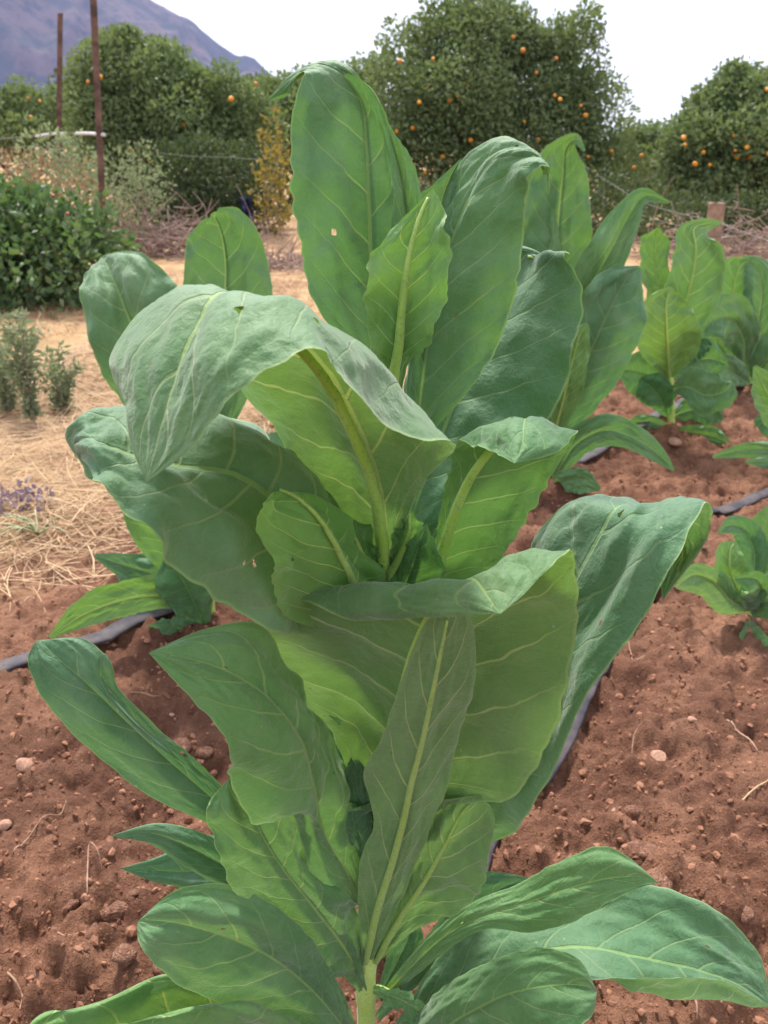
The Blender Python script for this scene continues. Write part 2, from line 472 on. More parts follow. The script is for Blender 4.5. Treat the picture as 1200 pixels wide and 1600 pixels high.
def build_soil():
    ny, nx = 620, 560
    ys = 0.18 + (5.6 - 0.18) * (np.linspace(0, 1, ny) ** 1.45)
    xs0 = np.linspace(-1, 1, nx)
    Y, S = np.meshgrid(ys, xs0, indexing='ij')
    W = 0.85 + 0.62 * Y
    X = S * W
    Z = soil_height(X, Y)
    edge = np.minimum(np.minimum((1 - np.abs(S)) * W / 0.25, (5.6 - Y) / 0.5), (Y - 0.18) / 0.1 + 0.2)
    e = np.clip(edge, 0, 1); e = e * e * (3 - 2 * e)
    Z = Z * e + (-0.085) * (1 - e)
    V = np.stack([X, Y, Z], -1).reshape(-1, 3)
    i = np.arange(ny * nx).reshape(ny, nx)
    F = np.stack([i[:-1, :-1], i[:-1, 1:], i[1:, 1:], i[1:, :-1]], -1).reshape(-1, 4)
    tag(mesh_obj('soil_bed', V, F, M_GROUND), kind='structure')
build_soil()

def far_height(x, y):
    h = 0.05 * fbm(x * 0.5, y * 0.5, 3, 91) + 0.02 * fbm(x * 3, y * 3, 3, 95)
    inner = np.clip((1.4 - np.maximum(np.abs(x) - (0.55 + 0.60 * np.clip(y, 0, 5.4)), np.abs(y - 2.8) - 2.4)) / 0.6, 0, 1)
    return h - 0.09 * np.clip((5.9 - y) / 0.7, 0, 1) * np.clip((4.6 - np.abs(x)) / 0.6, 0, 1) * np.clip((y + 0.5) / 0.4, 0, 1)
def build_ground():
    a = np.sinh(np.linspace(-1, 1, 241) * 7.0) / math.sinh(7.0) * 3300
    X, Y = np.meshgrid(a * 2.75, np.maximum(a + 6.0, -280 + (a + 6.0) * .001), indexing='xy')
    Z = far_height(X, Y) * np.clip(200 / (np.hypot(X, Y) + 1), 0, 1)
    V = np.stack([X, Y, Z], -1).reshape(-1, 3)
    n = 241
    i = np.arange(n * n).reshape(n, n)
    F = np.stack([i[:-1, :-1], i[:-1, 1:], i[1:, 1:], i[1:, :-1]], -1).reshape(-1, 4)
    tag(mesh_obj('ground', V, F, M_GROUND), kind='structure')
build_ground()

def build_mountain():
    # skyline read off the photograph, carried out to 2 km and given real depth
    D0, D1 = 1500.0, 3200.0
    sky = [(-1900, 205), (-1650, 60), (-1400, -120), (-1150, -260), (-900, -330), (-600, -350), (-400, -330), (-200, -270), (-60, -215), (80, -110), (160, -55), (240, 0), (300, 30), (340, 62), (372, 84), (384, 79), (396, 83), (412, 100), (440, 128), (520, 200), (700, 215), (1300, 222)]
    sx = np.array([s[0] for s in sky], float); sy = np.array([s[1] for s in sky], float)
    nu, nv = 430, 110
    px = np.linspace(-1900, 1300, nu)
    top = np.interp(px, sx, sy)
    V = np.zeros((nv, nu, 3))
    crest = 0.55
    for j in range(nv):
        v = j / (nv - 1)
        Yd = D0 + (D1 - D0) * v
        prof = np.sin(min(v / crest, 1) * math.pi / 2) ** 1.15 if v < crest else max(0, 1 - (v - crest) / (1 - crest)) ** 0.8
        ycr = D0 + (D1 - D0) * crest
        for i in range(nu):
            d = ray(px[i], top[i])
            hc = max(0.0, CAM_H + d[2] * ycr / d[1])
            X = d[0] * ycr / d[1] * (Yd / ycr)
            V[j, i] = (X, Yd, hc * prof - 5)
    X, Y = V[..., 0], V[..., 1]
    rg = 1 - 2 * np.abs(vnoise(X / 260 + 0.002 * Y, Y / 700, 5)) * 1.2
    gully = (np.abs(vnoise(X / 170, Y / 420, 7)) * 2 + np.abs(vnoise(X / 80, Y / 190, 8)) + 0.5 * np.abs(vnoise(X / 35, Y / 80, 9)))
    vv = np.linspace(0, 1, nv)[:, None]
    amp = np.clip(V[..., 2] / 150, 0, 1) * np.clip(np.abs(vv - crest) / 0.10, 0.05, 1)
    V[..., 2] -= gully * 62 * amp
    V[..., 2] += 3.0 * fbm(X / 30, Y / 30, 3, 15) * np.clip(V[..., 2] / 30, 0, 1)
    i = np.arange(nu * nv).reshape(nv, nu)
    F = np.stack([i[:-1, :-1], i[:-1, 1:], i[1:, 1:], i[1:, :-1]], -1).reshape(-1, 4)
    tag(mesh_obj('mountain', V.reshape(-1, 3), F, M_MOUNT), kind='structure')
build_mountain()

# ------------------------------------------------------------------ haze
def build_haze():
    g = NT('haze_air')
    v = g.n('ShaderNodeVolumePrincipled')
    v.inputs['Color'].default_value = (0.40, 0.48, 1.0, 1)
    v.inputs['Density'].default_value = 0.00012
    v.inputs['Anisotropy'].default_value = 0.2
    g.t.links.new(v.outputs[0], g.out.inputs[1])
    x0, x1, y0, y1, z0, z1 = -9300, 9300, -300, 3500, -12, 1100
    V = [(x0, y0, z0), (x1, y0, z0), (x1, y1, z0), (x0, y1, z0), (x0, y0, z1), (x1, y0, z1), (x1, y1, z1), (x0, y1, z1)]
    F = [(3, 2, 1, 0), (4, 5, 6, 7), (0, 1, 5, 4), (1, 2, 6, 5), (2, 3, 7, 6), (3, 0, 4, 7)]
    o = mesh_obj('haze', V, F, g.m, smooth=False)
    tag(o, 'thin blue haze over the whole valley', 'haze', kind='stuff')
build_haze()

# ------------------------------------------------------------------ tobacco leaves
def leaf(parent, st, vis, tint=(1, 1, 1), bulge=0.10, rip=0.004, nu=150, nt=56, pucker=0.0018, rib=0.0045, holes=(), seed=0, label=None, big=1.0):
    """st: stations base->tip, each (mx,my,mY, ax,ay,aY, bx,by,bY) or a point (x,y,Y), or 5 points (15 numbers);
    vis = (station index, 'up'|'under'): which face the photograph shows there."""
    rs = np.random.default_rng(seed + 1000)
    rows, scr = [], []
    for s in st:
        if len(s) == 3:
            p = at(*s); rows.append([p, p, p]); scr.append([s[:2]] * 3)
        elif len(s) == 9:
            rows.append([at(*s[3:6]), at(*s[0:3]), at(*s[6:9])]); scr.append([s[3:5], s[0:2], s[6:8]])
        else:
            rows.append([at(*s[k:k + 3]) for k in (0, 3, 6, 9, 12)]); scr.append([s[0:2], s[6:8], s[12:14]])
    k = vis[0]
    d1 = np.subtract(scr[min(k + 1, len(st) - 1)][1], scr[max(k - 1, 0)][1])
    d2 = np.subtract(scr[k][2], scr[k][0])
    crs = d2[0] * (-d1[1]) - (-d2[1]) * d1[0]
    if (crs > 0) != (vis[1] == 'up'):
        rows = [r[::-1] for r in rows]
    Mp = np.array([r[len(r) // 2] for r in rows])
    net = []
    for i, r in enumerate(rows):
        if len(r) == 5:
            net.append(r); continue
        L, Mm, Rr = r
        al = Mp[min(i + 1, len(Mp) - 1)] - Mp[max(i - 1, 0)]
        w = Rr - L
        nrm = np.cross(w, al); ln = np.linalg.norm(nrm)
        nrm = nrm / ln if ln > 1e-9 else np.zeros(3)
        net.append([L, (L + Mm) / 2 + nrm * bulge * np.linalg.norm(L - Mm), Mm, (Rr + Mm) / 2 + nrm * bulge * np.linalg.norm(Rr - Mm), Rr])
    net = np.array(net)
    ch = np.linalg.norm(np.diff(net, axis=0), axis=2).mean(1) ** 0.8
    ku = np.concatenate([[0], np.cumsum(ch + 1e-6)]); ku /= ku[-1]
    length = np.linalg.norm(np.diff(Mp, axis=0), axis=1).sum()
    U, T = np.meshgrid(np.linspace(0, 1, nu), np.sin(np.linspace(-1, 1, nt) * math.pi / 2) * 0.35 + np.linspace(-1, 1, nt) * 0.65, indexing='ij')
    U, T = U.copy(), T.copy()
    fi = np.arange(nu * nt).reshape(nu, nt)
    F = np.stack([fi[:-1, :-1], fi[:-1, 1:], fi[1:, 1:], fi[1:, :-1]], -1).reshape(-1, 4)
    keep = np.ones(len(F), bool)
    if length > .16 and nu >= 100:
        holes = tuple(holes) + tuple((rs.uniform(.25, .85), rs.uniform(-.75, .75), .0016 / length * rs.uniform(1, 2.4), .026 * rs.uniform(.6, 1.5)) for _ in range(rs.integers(1, 5)))
    for (hu, ht, ru, rt) in holes:
        th = np.arctan2((T - ht) / rt, (U - hu) / ru)
        rad = 1 + 0.25 * np.sin(3 * th + hu * 40) + 0.15 * np.sin(5 * th + ht * 30)
        rho = np.hypot((U - hu) / ru, (T - ht) / rt) / rad
        cen = (rho.ravel()[F]).mean(1)
        dead = cen < 1
        bv = np.intersect1d(np.unique(F[dead]), np.unique(F[~dead]))
        keep &= ~dead
        uf, tf, rf = U.ravel(), T.ravel(), rho.ravel()
        sc = 1 / np.clip(rf[bv], 0.35, 3)
        uf[bv] = hu + (uf[bv] - hu) * sc; tf[bv] = ht + (tf[bv] - ht) * sc
        U, T = uf.reshape(nu, nt), tf.reshape(nu, nt)
    tk = np.array([-1, -0.5, 0, 0.5, 1.0])
    A = crom(ku, net, U[:, nt // 2] * 0 + np.linspace(0, 1, nu))          # nu x 5 x 3
    # evaluate exactly at each (u,t)
    Af = crom(ku, net, U.ravel())                                         # N x 5 x 3
    tf = T.ravel()
    m = np.empty_like(Af)
    dA = (Af[:, 1:] - Af[:, :-1]) / 0.5
    m[:, 0], m[:, 4] = dA[:, 0], dA[:, 3]
    m[:, 1:4] = (dA[:, :-1] + dA[:, 1:]) / 2
    ii = np.clip(np.searchsorted(tk, tf, side='right') - 1, 0, 3)
    ar = np.arange(len(tf)); tt = ((tf - tk[ii]) / 0.5)[:, None]
    P = ((2 * tt**3 - 3 * tt**2 + 1) * Af[ar, ii] + (tt**3 - 2 * tt**2 + tt) * 0.5 * m[ar, ii]
         + (-2 * tt**3 + 3 * tt**2) * Af[ar, ii + 1] + (tt**3 - tt**2) * 0.5 * m[ar, ii + 1])
    P = P.reshape(nu, nt, 3)
    du, dt = np.gradient(P, axis=0), np.gradient(P, axis=1)
    N = np.cross(dt, du)
    N /= np.linalg.norm(N, axis=2)[..., None] + 1e-12
    wloc = np.linalg.norm(P[:, -1] - P[:, nt // 2], axis=1) + np.linalg.norm(P[:, 0] - P[:, nt // 2], axis=1)
    wl_ = np.clip(wloc / (0.30 * length + 1e-6), 0, 1)[:, None]
    aT = np.abs(T)
    side = (T > 0).astype(float)
    wv = (U - KVEIN * aT ** 1.25) * NVEIN + side * 0.45
    pil = np.abs(np.sin(math.pi * (wv + 0.0))) ** 0.7 - 0.5
    ph = rs.uniform(0, 6.28, 8)
    f1, f2 = rs.uniform(2.2, 3.6), rs.uniform(5, 8)
    ed = np.sin(6.28 * f1 * U + ph[0] + side * ph[1]) + 0.6 * np.sin(6.28 * f2 * U + ph[2] + side * ph[3])
    bign = big * fbm(U * 5 + ph[4] * 10, T * 2.2 + ph[5] * 10, 3, seed)
    small = fbm(U * length * 55 + ph[6] * 10, T * length * 16 + ph[7], 3, seed + 3)
    disp = wl_ * (pucker * pil * np.clip(aT * 5, 0, 1) * (1.15 - aT) * (length / 0.35)
                  + rip * ed * aT ** 2.2 * np.clip(U * 4, 0.15, 1)
                  + 0.012 * (length / 0.35) * bign * np.clip(aT * 3, 0, 1) + 0.0020 * small
                  - 0.0022 * np.exp(-(T / 0.07) ** 2))
    P = P + N * disp[..., None]
    # ragged, slightly scalloped margin in the plane of the lamina
    inpl = dt / (np.linalg.norm(dt, axis=2)[..., None] + 1e-12)
    mrg = 0.0016 * np.sin(U * 6.28 * 17 + ph[3]) * vnoise(U * 9 + ph[0], side * 5.0, 3) * 2 + 0.0011 * vnoise(U * 70, side * 9, 8)
    P = P + inpl * (np.sign(T) * mrg * np.clip((aT - 0.8) / 0.2, 0, 1) * wl_)[..., None]
    UV = np.stack([U, T * 0.5 + 0.5], -1).reshape(-1, 2)
    o = mesh_obj('leaf', P.reshape(-1, 3), F[keep], M_LEAF, parent, True, UV)
    o.color = (*tint[:3], tint[3] if len(tint) > 3 else 0.22)
    if label: o['label'] = label
    # the midrib stands out below the blade
    um = np.linspace(0, 0.95, 60)
    idx = np.clip((um * (nu - 1)).astype(int), 0, nu - 1)
    c = P[idx, nt // 2]; nn = N[idx, nt // 2]
    rr = rib * (1 - um) ** 0.75 * (0.55 + 0.45 * np.clip(um * 12, 0, 1) * 1.0) + 0.0006
    c = c - nn * (rr * 1.12 + 0.0002)[:, None]
    V, Fm = tube_data(c, rr, 8)
    q = mesh_obj('midrib', V, Fm, M_STEM, parent, True)
    mw = q.matrix_world.copy()
    q.parent = o
    q.color = (0.86, 1.0, 0.75, 1) if seed in (7, 8, 13) else (0.62, 0.72, 0.62, 1)
    return o

def simple_leaf(parent, mids, vis, cup=0.0, **kw):
    """mids: (x,y,Y,wa,wb): half-widths in pixels on either side of the rib, cup lifts both edges towards the viewer"""
    st = []
    for i, s in enumerate(mids):
        x, y, Y, wa, wb = s
        a, b = mids[max(i - 1, 0)], mids[min(i + 1, len(mids) - 1)]
        tx, ty = b[0] - a[0], b[1] - a[1]
        ln = math.hypot(tx, ty) or 1
        nx, ny = -ty / ln, tx / ln
        z = Y * 1.1 / FPX
        st.append((x, y, Y, x + nx * wa, y + ny * wa, Y - cup * wa * z, x - nx * wb, y - ny * wb, Y - cup * wb * z))
    kw.setdefault('nu', 90); kw.setdefault('nt', 36); kw.setdefault('rip', .0065); kw.setdefault('big', 1.5)
    return leaf(parent, st, vis, **kw)

def stem(parent, pts, radii, nodes=(), n=60, sides=12):
    P = np.array([at(*p) if isinstance(p, tuple) else p for p in pts], float)
    C = spline(P, n)
    rr = np.interp(np.linspace(0, 1, n), np.linspace(0, 1, len(radii)), radii)
    s = np.linspace(0, 1, n)
    for k in nodes:
        rr = rr * (1 + 0.20 * np.exp(-((s - k) / 0.012) ** 2))
    V, F = tube_data(C, rr, sides)
    o = mesh_obj('stem', V, F, M_STEM, parent)
    return o

MATURE = (0.92, 1.0, 1.06)
BLUE = (0.90, 0.97, 1.12)
FRESH = (1.14, 1.14, 0.80)
YOUNG = (1.22, 1.22, 0.72, 0.24)
DARK = (0.72, 0.86, 0.86)

def build_main_plant():
    b = at(575, 1625, 0.83)
    b[2] = gz(b[0], b[1])
    t = empty('tobacco_plant', b)
    tag(t, 'tall green tobacco plant filling the foreground, its drooping leaf full of insect holes', 'tobacco plant', 'tobacco plants in the field')
    stem(t, [np.array([b[0], b[1], b[2] - 0.03]), (572, 1560, .822), (575, 1480, .82), (582, 1380, .822), (588, 1270, .822), (594, 1150, .822), (600, 1030, .82), (605, 910, .82), (611, 780, .822), (616, 680, .822), (618, 590, .822), (620, 540, .826)],
         [.0125, .0118, .0112, .0105, .0098, .009, .0082, .0072, .006, .0045], nodes=(.14, .2, .27, .33, .4, .47, .55, .63, .72, .8, .88))
    # --- crown of upright leaves
    leaf(t, [(596, 590, .845, 588, 588, .845, 604, 588, .845), (584, 485, .862, 492, 475, .845, 632, 470, .862), (580, 395, .878, 471, 388, .845, 650, 385, .872),
             (577, 300, .888, 451, 305, .845, 650, 300, .880), (573, 215, .890, 451, 222, .845, 618, 225, .880), (563, 152, .886, 461, 155, .848, 585, 155, .876),
             (530, 112, .880, 476, 112, .860, 560, 120, .876), (490, 99, .880, 462, 122, .880, 520, 97, .895), (452, 126, .895, 448, 150, .900, 468, 108, .905), (416, 158, .905)],
         (3, 'up'), (0.95, 1.03, 0.92), bulge=.07, rip=.003, seed=1, rib=.005)
    leaf(t, [(636, 560, .838, 630, 560, .838, 642, 560, .838), (640, 480, .842, 622, 480, .832, 655, 475, .838), (638, 400, .846, 611, 395, .828, 660, 380, .838),
             (634, 330, .85, 612, 330, .832, 657, 305, .842), (624, 265, .856, 612, 270, .844, 640, 245, .85), (603, 190, .862)],
         (2, 'up'), FRESH, bulge=.1, rip=.002, seed=2, rib=.003, nu=100, nt=40)
    leaf(t, [(668, 560, .85, 660, 560, .85, 676, 560, .85), (676, 460, .86, 650, 460, .85, 712, 450, .855), (682, 380, .87, 650, 370, .855, 716, 360, .862),
             (690, 315, .875, 655, 308, .862, 714, 325, .866), (705, 275, .878, 682, 283, .868, 716, 285, .872), (722, 246, .88)],
         (2, 'up'), (1.0, 1.03, .92), bulge=.08, rip=.002, seed=3, rib=.003, nu=90, nt=36)
    leaf(t, [(616, 640, .815, 610, 640, .815, 622, 640, .815), (620, 570, .802, 598, 566, .806, 640, 568, .802), (625, 535, .794, 577, 548, .79, 662, 548, .784), (629, 490, .787, 578, 500, .778, 690, 495, .768),
             (635, 435, .78, 569, 455, .768, 699, 440, .758), (643, 390, .776, 576, 405, .768, 706, 372, .76), (655, 348, .778, 608, 365, .774, 697, 338, .77), (677, 293, .786)],
         (3, 'under'), YOUNG, bulge=.07, rip=.005, seed=4, rib=.0050, pucker=.003, nu=120, nt=48)
    leaf(t, [(650, 690, .835, 642, 688, .835, 660, 690, .835), (657, 610, .84, 630, 600, .855, 734, 608, .812), (670, 520, .848, 640, 505, .872, 785, 520, .81),
             (688, 430, .853, 662, 415, .885, 812, 435, .808), (712, 352, .852, 690, 335, .888, 820, 352, .806), (742, 285, .845, 714, 290, .885, 826, 298, .80),
             (778, 238, .83, 750, 246, .87, 838, 270, .792), (822, 232, .81, 795, 228, .85, 850, 264, .785), (851, 258, .792, 846, 244, .80, 857, 275, .782), (858, 306, .79)],
         (3, 'up'), (1.0, 1.02, .94), bulge=.09, rip=.004, seed=5, rib=.005)
    leaf(t, [(630, 850, .84, 622, 850, .842, 640, 850, .838), (665, 745, .868, 625, 720, .875, 735, 790, .845), (705, 640, .905, 660, 600, .925, 822, 700, .86),
             (745, 545, .94, 700, 500, .97, 884, 600, .875), (780, 470, .965, 740, 430, 1.0, 904, 500, .885), (805, 420, .975, 775, 395, 1.01, 907, 440, .90),
             (822, 396, .968, 800, 388, .995, 890, 408, .91), (850, 405, .95, 835, 396, .97, 872, 404, .925), (868, 412, .935)],
         (3, 'up'), DARK, bulge=.10, rip=.005, seed=6, rib=.006)
    # --- right: leaf that rises towards the viewer and tips over
    leaf(t, [(680, 915, .825, 672, 912, .825, 690, 915, .822), (697, 850, .80, 681, 842, .806, 768, 890, .79), (722, 780, .775, 690, 785, .79, 806, 838, .76),
             (752, 722, .752, 703, 728, .77, 850, 765, .738), (788, 680, .735, 708, 705, .752, 880, 712, .725), (818, 652, .72, 722, 690, .734, 896, 686, .715),
             (818, 664, .694, 738, 692, .710, 890, 688, .694), (816, 692, .672, 770, 706, .686, 868, 708, .676), (804, 724, .655)],
         (2, 'under'), (1.0, 1.08, .82), big=.5, bulge=.10, rip=.004, seed=7, rib=.006, holes=((.33, .62, .016, .05),))
    # --- the big left leaf arching over and drooping
    leaf(t, [(607, 930, .815, 600, 928, .816, 614, 930, .812), (606, 850, .795, 540, 850, .835, 640, 800, .775), (594, 755, .755, 466, 768, .845, 672, 742, .69),
             (448, 695, .84, 505, 690, .775, 562, 668, .71, 640, 640, .67, 703, 690, .612), (405, 640, .82, 460, 605, .755, 520, 585, .692, 578, 556, .632, 606, 652, .572), (318, 530, .775, 375, 505, .715, 438, 500, .655, 505, 500, .602, 545, 585, .54),
             (345, 452, .615, 222, 478, .70, 486, 566, .528), (292, 530, .578, 168, 566, .645, 404, 590, .515), (260, 628, .556, 188, 640, .592, 338, 655, .518), (240, 702, .546, 212, 700, .565, 285, 712, .528), (229, 753, .542)],
         (7, 'up'), (1.22, 1.12, .98), bulge=.07, rip=.006, seed=8, rib=.0064, nu=230, nt=80, pucker=.0006, big=.55,
         holes=((.66, -.93, .012, .05), (.655, -.70, .006, .022), (.60, .12, .013, .05), (.66, .05, .004, .014), (.74, .10, .005, .02)), label='large arching leaf with ragged insect holes and a drooping tip')
    # --- blue-grey leaf to the left, below it
    leaf(t, [(600, 1000, .81, 595, 1006, .81, 604, 992, .812), (520, 888, .785, 505, 985, .765, 550, 815, .84), (448, 795, .745, 426, 985, .70, 488, 728, .86), (362, 738, .70, 330, 925, .635, 428, 684, .86),
             (262, 722, .66, 242, 838, .585, 315, 648, .84), (190, 702, .648, 172, 775, .595, 205, 630, .79), (143, 684, .645, 137, 742, .612, 122, 655, .70), (122, 690, .665, 125, 720, .65, 110, 672, .70), (135, 735, .69)],
         (3, 'up'), (1.2, 1.15, 1.3), bulge=.13, rip=.007, seed=9, rib=.006, nu=200, nt=72, holes=((.55, -.35, .008, .035), (.47, .12, .004, .02), (.47, -.72, .005, .02)), label='blue-grey leaf spreading to the left under the drooping one')
    # --- small fresh leaf left of the stem
    leaf(t, [(592, 1005, .808, 586, 1003, .806, 598, 1004, .808), (568, 955, .755, 446, 962, .69, 612, 948, .80), (543, 895, .715, 428, 905, .655, 596, 905, .785), (516, 845, .69, 411, 850, .64, 562, 850, .765),
             (482, 800, .678, 403, 800, .635, 525, 800, .745), (446, 773, .675, 410, 780, .645, 480, 772, .715), (428, 768, .672)],
         (2, 'under'), (2.2, 2.1, 1.2, .4), bulge=.09, rip=.004, seed=10, rib=.0045, pucker=.0026, nu=130, nt=52)
    # --- small leaf right of the stem
    leaf(t, [(612, 955, .805, 606, 955, .805, 618, 955, .805), (630, 920, .79, 612, 905, .795, 672, 930, .785), (645, 882, .78, 622, 872, .785, 697, 892, .775), (655, 850, .775, 636, 850, .78, 682, 855, .77), (667, 818, .772)],
         (2, 'up'), (0.9, 1.05, .72), bulge=.08, rip=.003, seed=11, rib=.003, nu=80, nt=32)
    leaf(t, [(640, 930, .835, 635, 935, .835, 642, 925, .835), (720, 905, .87, 720, 930, .86, 722, 885, .88), (800, 885, .90, 805, 905, .895, 800, 870, .905), (880, 866, .92)],
         (2, 'up'), DARK, bulge=.08, rip=.003, seed=12, rib=.003, nu=80, nt=32)
    # --- front leaf with the horizontal fold
    leaf(t, [(592, 1310, .815, 584, 1310, .816, 600, 1310, .812), (604, 1235, .79, 546, 1215, .80, 700, 1255, .757), (620, 1150, .755, 505, 1120, .795, 795, 1250, .72),
             (638, 1070, .715, 428, 1062, .785, 862, 1150, .68), (658, 1000, .675, 404, 995, .76, 893, 1030, .645), (684, 945, .64, 415, 938, .735, 903, 940, .615),
             (715, 908, .61, 492, 942, .70, 897, 872, .597), (735, 900, .594, 548, 968, .668, 893, 856, .590), (757, 926, .566, 650, 966, .612, 868, 888, .568), (782, 959, .536)],
         (3, 'under'), (1.15, 1.08, .84, .25), big=.35, bulge=.06, rip=.0035, seed=13, rib=.0075, nu=210, nt=76, pucker=.003, holes=((.30, .80, .014, .06), (.62, -.85, .004, .015)), label='front leaf folded over with its pale upper face showing as a strip')
    # --- narrow pale leaf standing in front of it
    leaf(t, [(572, 1500, .806, 566, 1500, .805, 582, 1500, .805), (588, 1425, .782, 560, 1432, .788, 616, 1428, .785), (616, 1335, .752, 563, 1345, .760, 654, 1340, .757), (634, 1265, .728, 584, 1282, .738, 680, 1270, .734), (644, 1222, .713, 568, 1212, .727, 700, 1222, .72),
             (660, 1160, .688, 594, 1155, .70, 717, 1152, .692), (676, 1085, .656, 620, 1085, .666, 739, 1085, .66), (690, 1015, .628, 644, 1018, .638, 743, 1008, .632), (700, 965, .610, 668, 968, .618, 732, 960, .614), (704, 935, .602)],
         (4, 'under'), (1.45, 1.3, 1.3), big=.7, bulge=.03, rip=.006, seed=14, rib=.0045, nu=170, nt=60, pucker=.0028, label='narrow pale leaf standing upright, its ribbed underside facing front')
    leaf(t, [(588, 1500, .812, 582, 1500, .812, 594, 1500, .812), (628, 1432, .792, 606, 1400, .795, 655, 1450, .785), (668, 1372, .772, 636, 1320, .775, 742, 1405, .758), (700, 1315, .755, 664, 1262, .757, 764, 1335, .74), (724, 1268, .745, 698, 1248, .745, 772, 1275, .733), (748, 1243, .74)],
         (2, 'under'), (1.1, 1.05, .8), bulge=.07, rip=.004, seed=15, rib=.004, nu=110, nt=44, pucker=.002)
    # --- right, blue-topped leaf
    leaf(t, [(602, 1320, .82, 596, 1318, .822, 608, 1322, .818), (682, 1215, .805, 665, 1090, .87, 764, 1325, .785), (782, 1080, .775, 730, 950, .875, 856, 1225, .715), (860, 968, .755, 790, 885, .865, 934, 1075, .68),
             (916, 870, .745, 832, 832, .85, 1005, 968, .672), (958, 796, .752, 874, 788, .84, 1062, 872, .685), (990, 786, .785, 920, 783, .86, 1096, 805, .725), (1040, 812, .83, 965, 800, .89, 1103, 818, .78), (1072, 860, .85, 1020, 860, .88, 1094, 850, .81), (1036, 938, .83)],
         (3, 'up'), (0.9, .98, 1.06), bulge=.10, rip=.005, seed=16, rib=.007, nu=200, nt=72, holes=((.66, .12, .010, .035), (.70, .45, .004, .016)), label='broad blue-green leaf hanging to the right')
    # --- left side, lower
    leaf(t, [(566, 1412, .808, 560, 1414, .806, 572, 1410, .81), (542, 1362, .78, 500, 1392, .758, 564, 1335, .80), (504, 1292, .75, 452, 1270, .72, 542, 1235, .80), (490, 1215, .72, 402, 1292, .672, 530, 1160, .795), (466, 1145, .692, 362, 1222, .645, 500, 1096, .77),
             (412, 1082, .668, 346, 1148, .632, 448, 1050, .735), (340, 1042, .648, 292, 1084, .622, 398, 976, .70), (284, 1026, .636, 260, 1048, .622, 312, 984, .665), (232, 1020, .63)],
         (5, 'up'), (1.1, 1.16, .86), bulge=.10, rip=.005, seed=17, rib=.006, nu=180, nt=64, holes=((.84, .05, .006, .03),), label='pointed leaf to the lower left')
    leaf(t, [(566, 1455, .825, 560, 1458, .825, 572, 1450, .826), (452, 1352, .835, 440, 1380, .828, 468, 1332, .838), (342, 1256, .828, 328, 1290, .818, 352, 1232, .836), (270, 1194, .82, 226, 1240, .806, 302, 1184, .832), (196, 1126, .815, 118, 1152, .80, 236, 1130, .828),
             (134, 1066, .815, 62, 1090, .80, 184, 1072, .828), (90, 1028, .822, 42, 1034, .81, 166, 1024, .835), (66, 1004, .832, 52, 1006, .828, 120, 998, .84), (62, 1000, .836)],
         (4, 'up'), BLUE, bulge=.10, rip=.003, seed=18, rib=.005, nu=160, nt=56, holes=((.80, .62, .008, .05), (.58, .80, .011, .07)), label='long blue-grey leaf reaching far out to the left')
    leaf(t, [(562, 1520, .81, 556, 1524, .808, 570, 1514, .81), (532, 1472, .782, 470, 1520, .755, 560, 1425, .80), (484, 1410, .748, 404, 1440, .725, 538, 1395, .77), (444, 1360, .728, 362, 1385, .70, 490, 1350, .755), (414, 1312, .715, 338, 1320, .69, 486, 1290, .745),
             (390, 1265, .708, 322, 1268, .69, 452, 1245, .73), (358, 1215, .708)],
         (3, 'up'), (1.05, 1.08, .8), bulge=.09, rip=.006, seed=19, rib=.007, nu=140, nt=52, pucker=.0026)
    leaf(t, [(574, 1675, .82, 566, 1678, .815, 580, 1668, .82), (538, 1608, .778, 490, 1625, .75, 546, 1570, .788), (482, 1542, .74, 420, 1582, .715, 514, 1508, .755), (412, 1490, .708, 340, 1564, .68, 462, 1440, .728), (332, 1458, .686, 266, 1526, .66, 394, 1396, .71),
             (262, 1440, .676, 226, 1486, .656, 318, 1382, .70), (228, 1438, .676, 216, 1460, .668, 262, 1398, .688), (215, 1440, .676)],
         (3, 'up'), (1.08, 1.1, .92), bulge=.08, rip=.002, seed=20, rib=.005, nu=160, nt=60, label='smooth oval leaf at the bottom left')
    leaf(t, [(500, 1660, .79, 500, 1655, .79, 508, 1668, .785, 516, 1680, .78, 520, 1690, .775), (440, 1585, .775, 430, 1568, .785, 425, 1640, .75, 440, 1590, .69, 455, 1640, .68),
             (345, 1552, .765, 330, 1525, .775, 320, 1610, .74, 330, 1565, .665, 350, 1625, .655), (262, 1546, .755, 255, 1524, .765, 240, 1620, .73, 240, 1582, .65, 262, 1640, .64),
             (165, 1586, .74, 155, 1566, .75, 150, 1650, .72, 150, 1610, .65, 165, 1660, .64), (80, 1612, .735, 70, 1592, .745, 70, 1660, .72, 75, 1640, .67, 80, 1680, .66), (10, 1660, .72, 5, 1655, .72, 0, 1665, .71, 4, 1672, .70, 10, 1680, .69)],
         (2, 'up'), (1.6, 1.4, .9), rip=.002, seed=21, rib=.006, nu=110, nt=56, label='pale leaf with both edges rolled up along the bottom edge')
    leaf(t, [(566, 1500, .82, 562, 1504, .82, 570, 1496, .82), (450, 1415, .835, 440, 1450, .825, 458, 1390, .835), (370, 1365, .835, 340, 1385, .825, 380, 1335, .842), (300, 1326, .83, 285, 1352, .82, 318, 1302, .838), (235, 1302, .825, 228, 1318, .82, 245, 1286, .832), (171, 1306, .82)],
         (3, 'up'), BLUE, bulge=.12, rip=.002, seed=22, rib=.004, nu=100, nt=40)
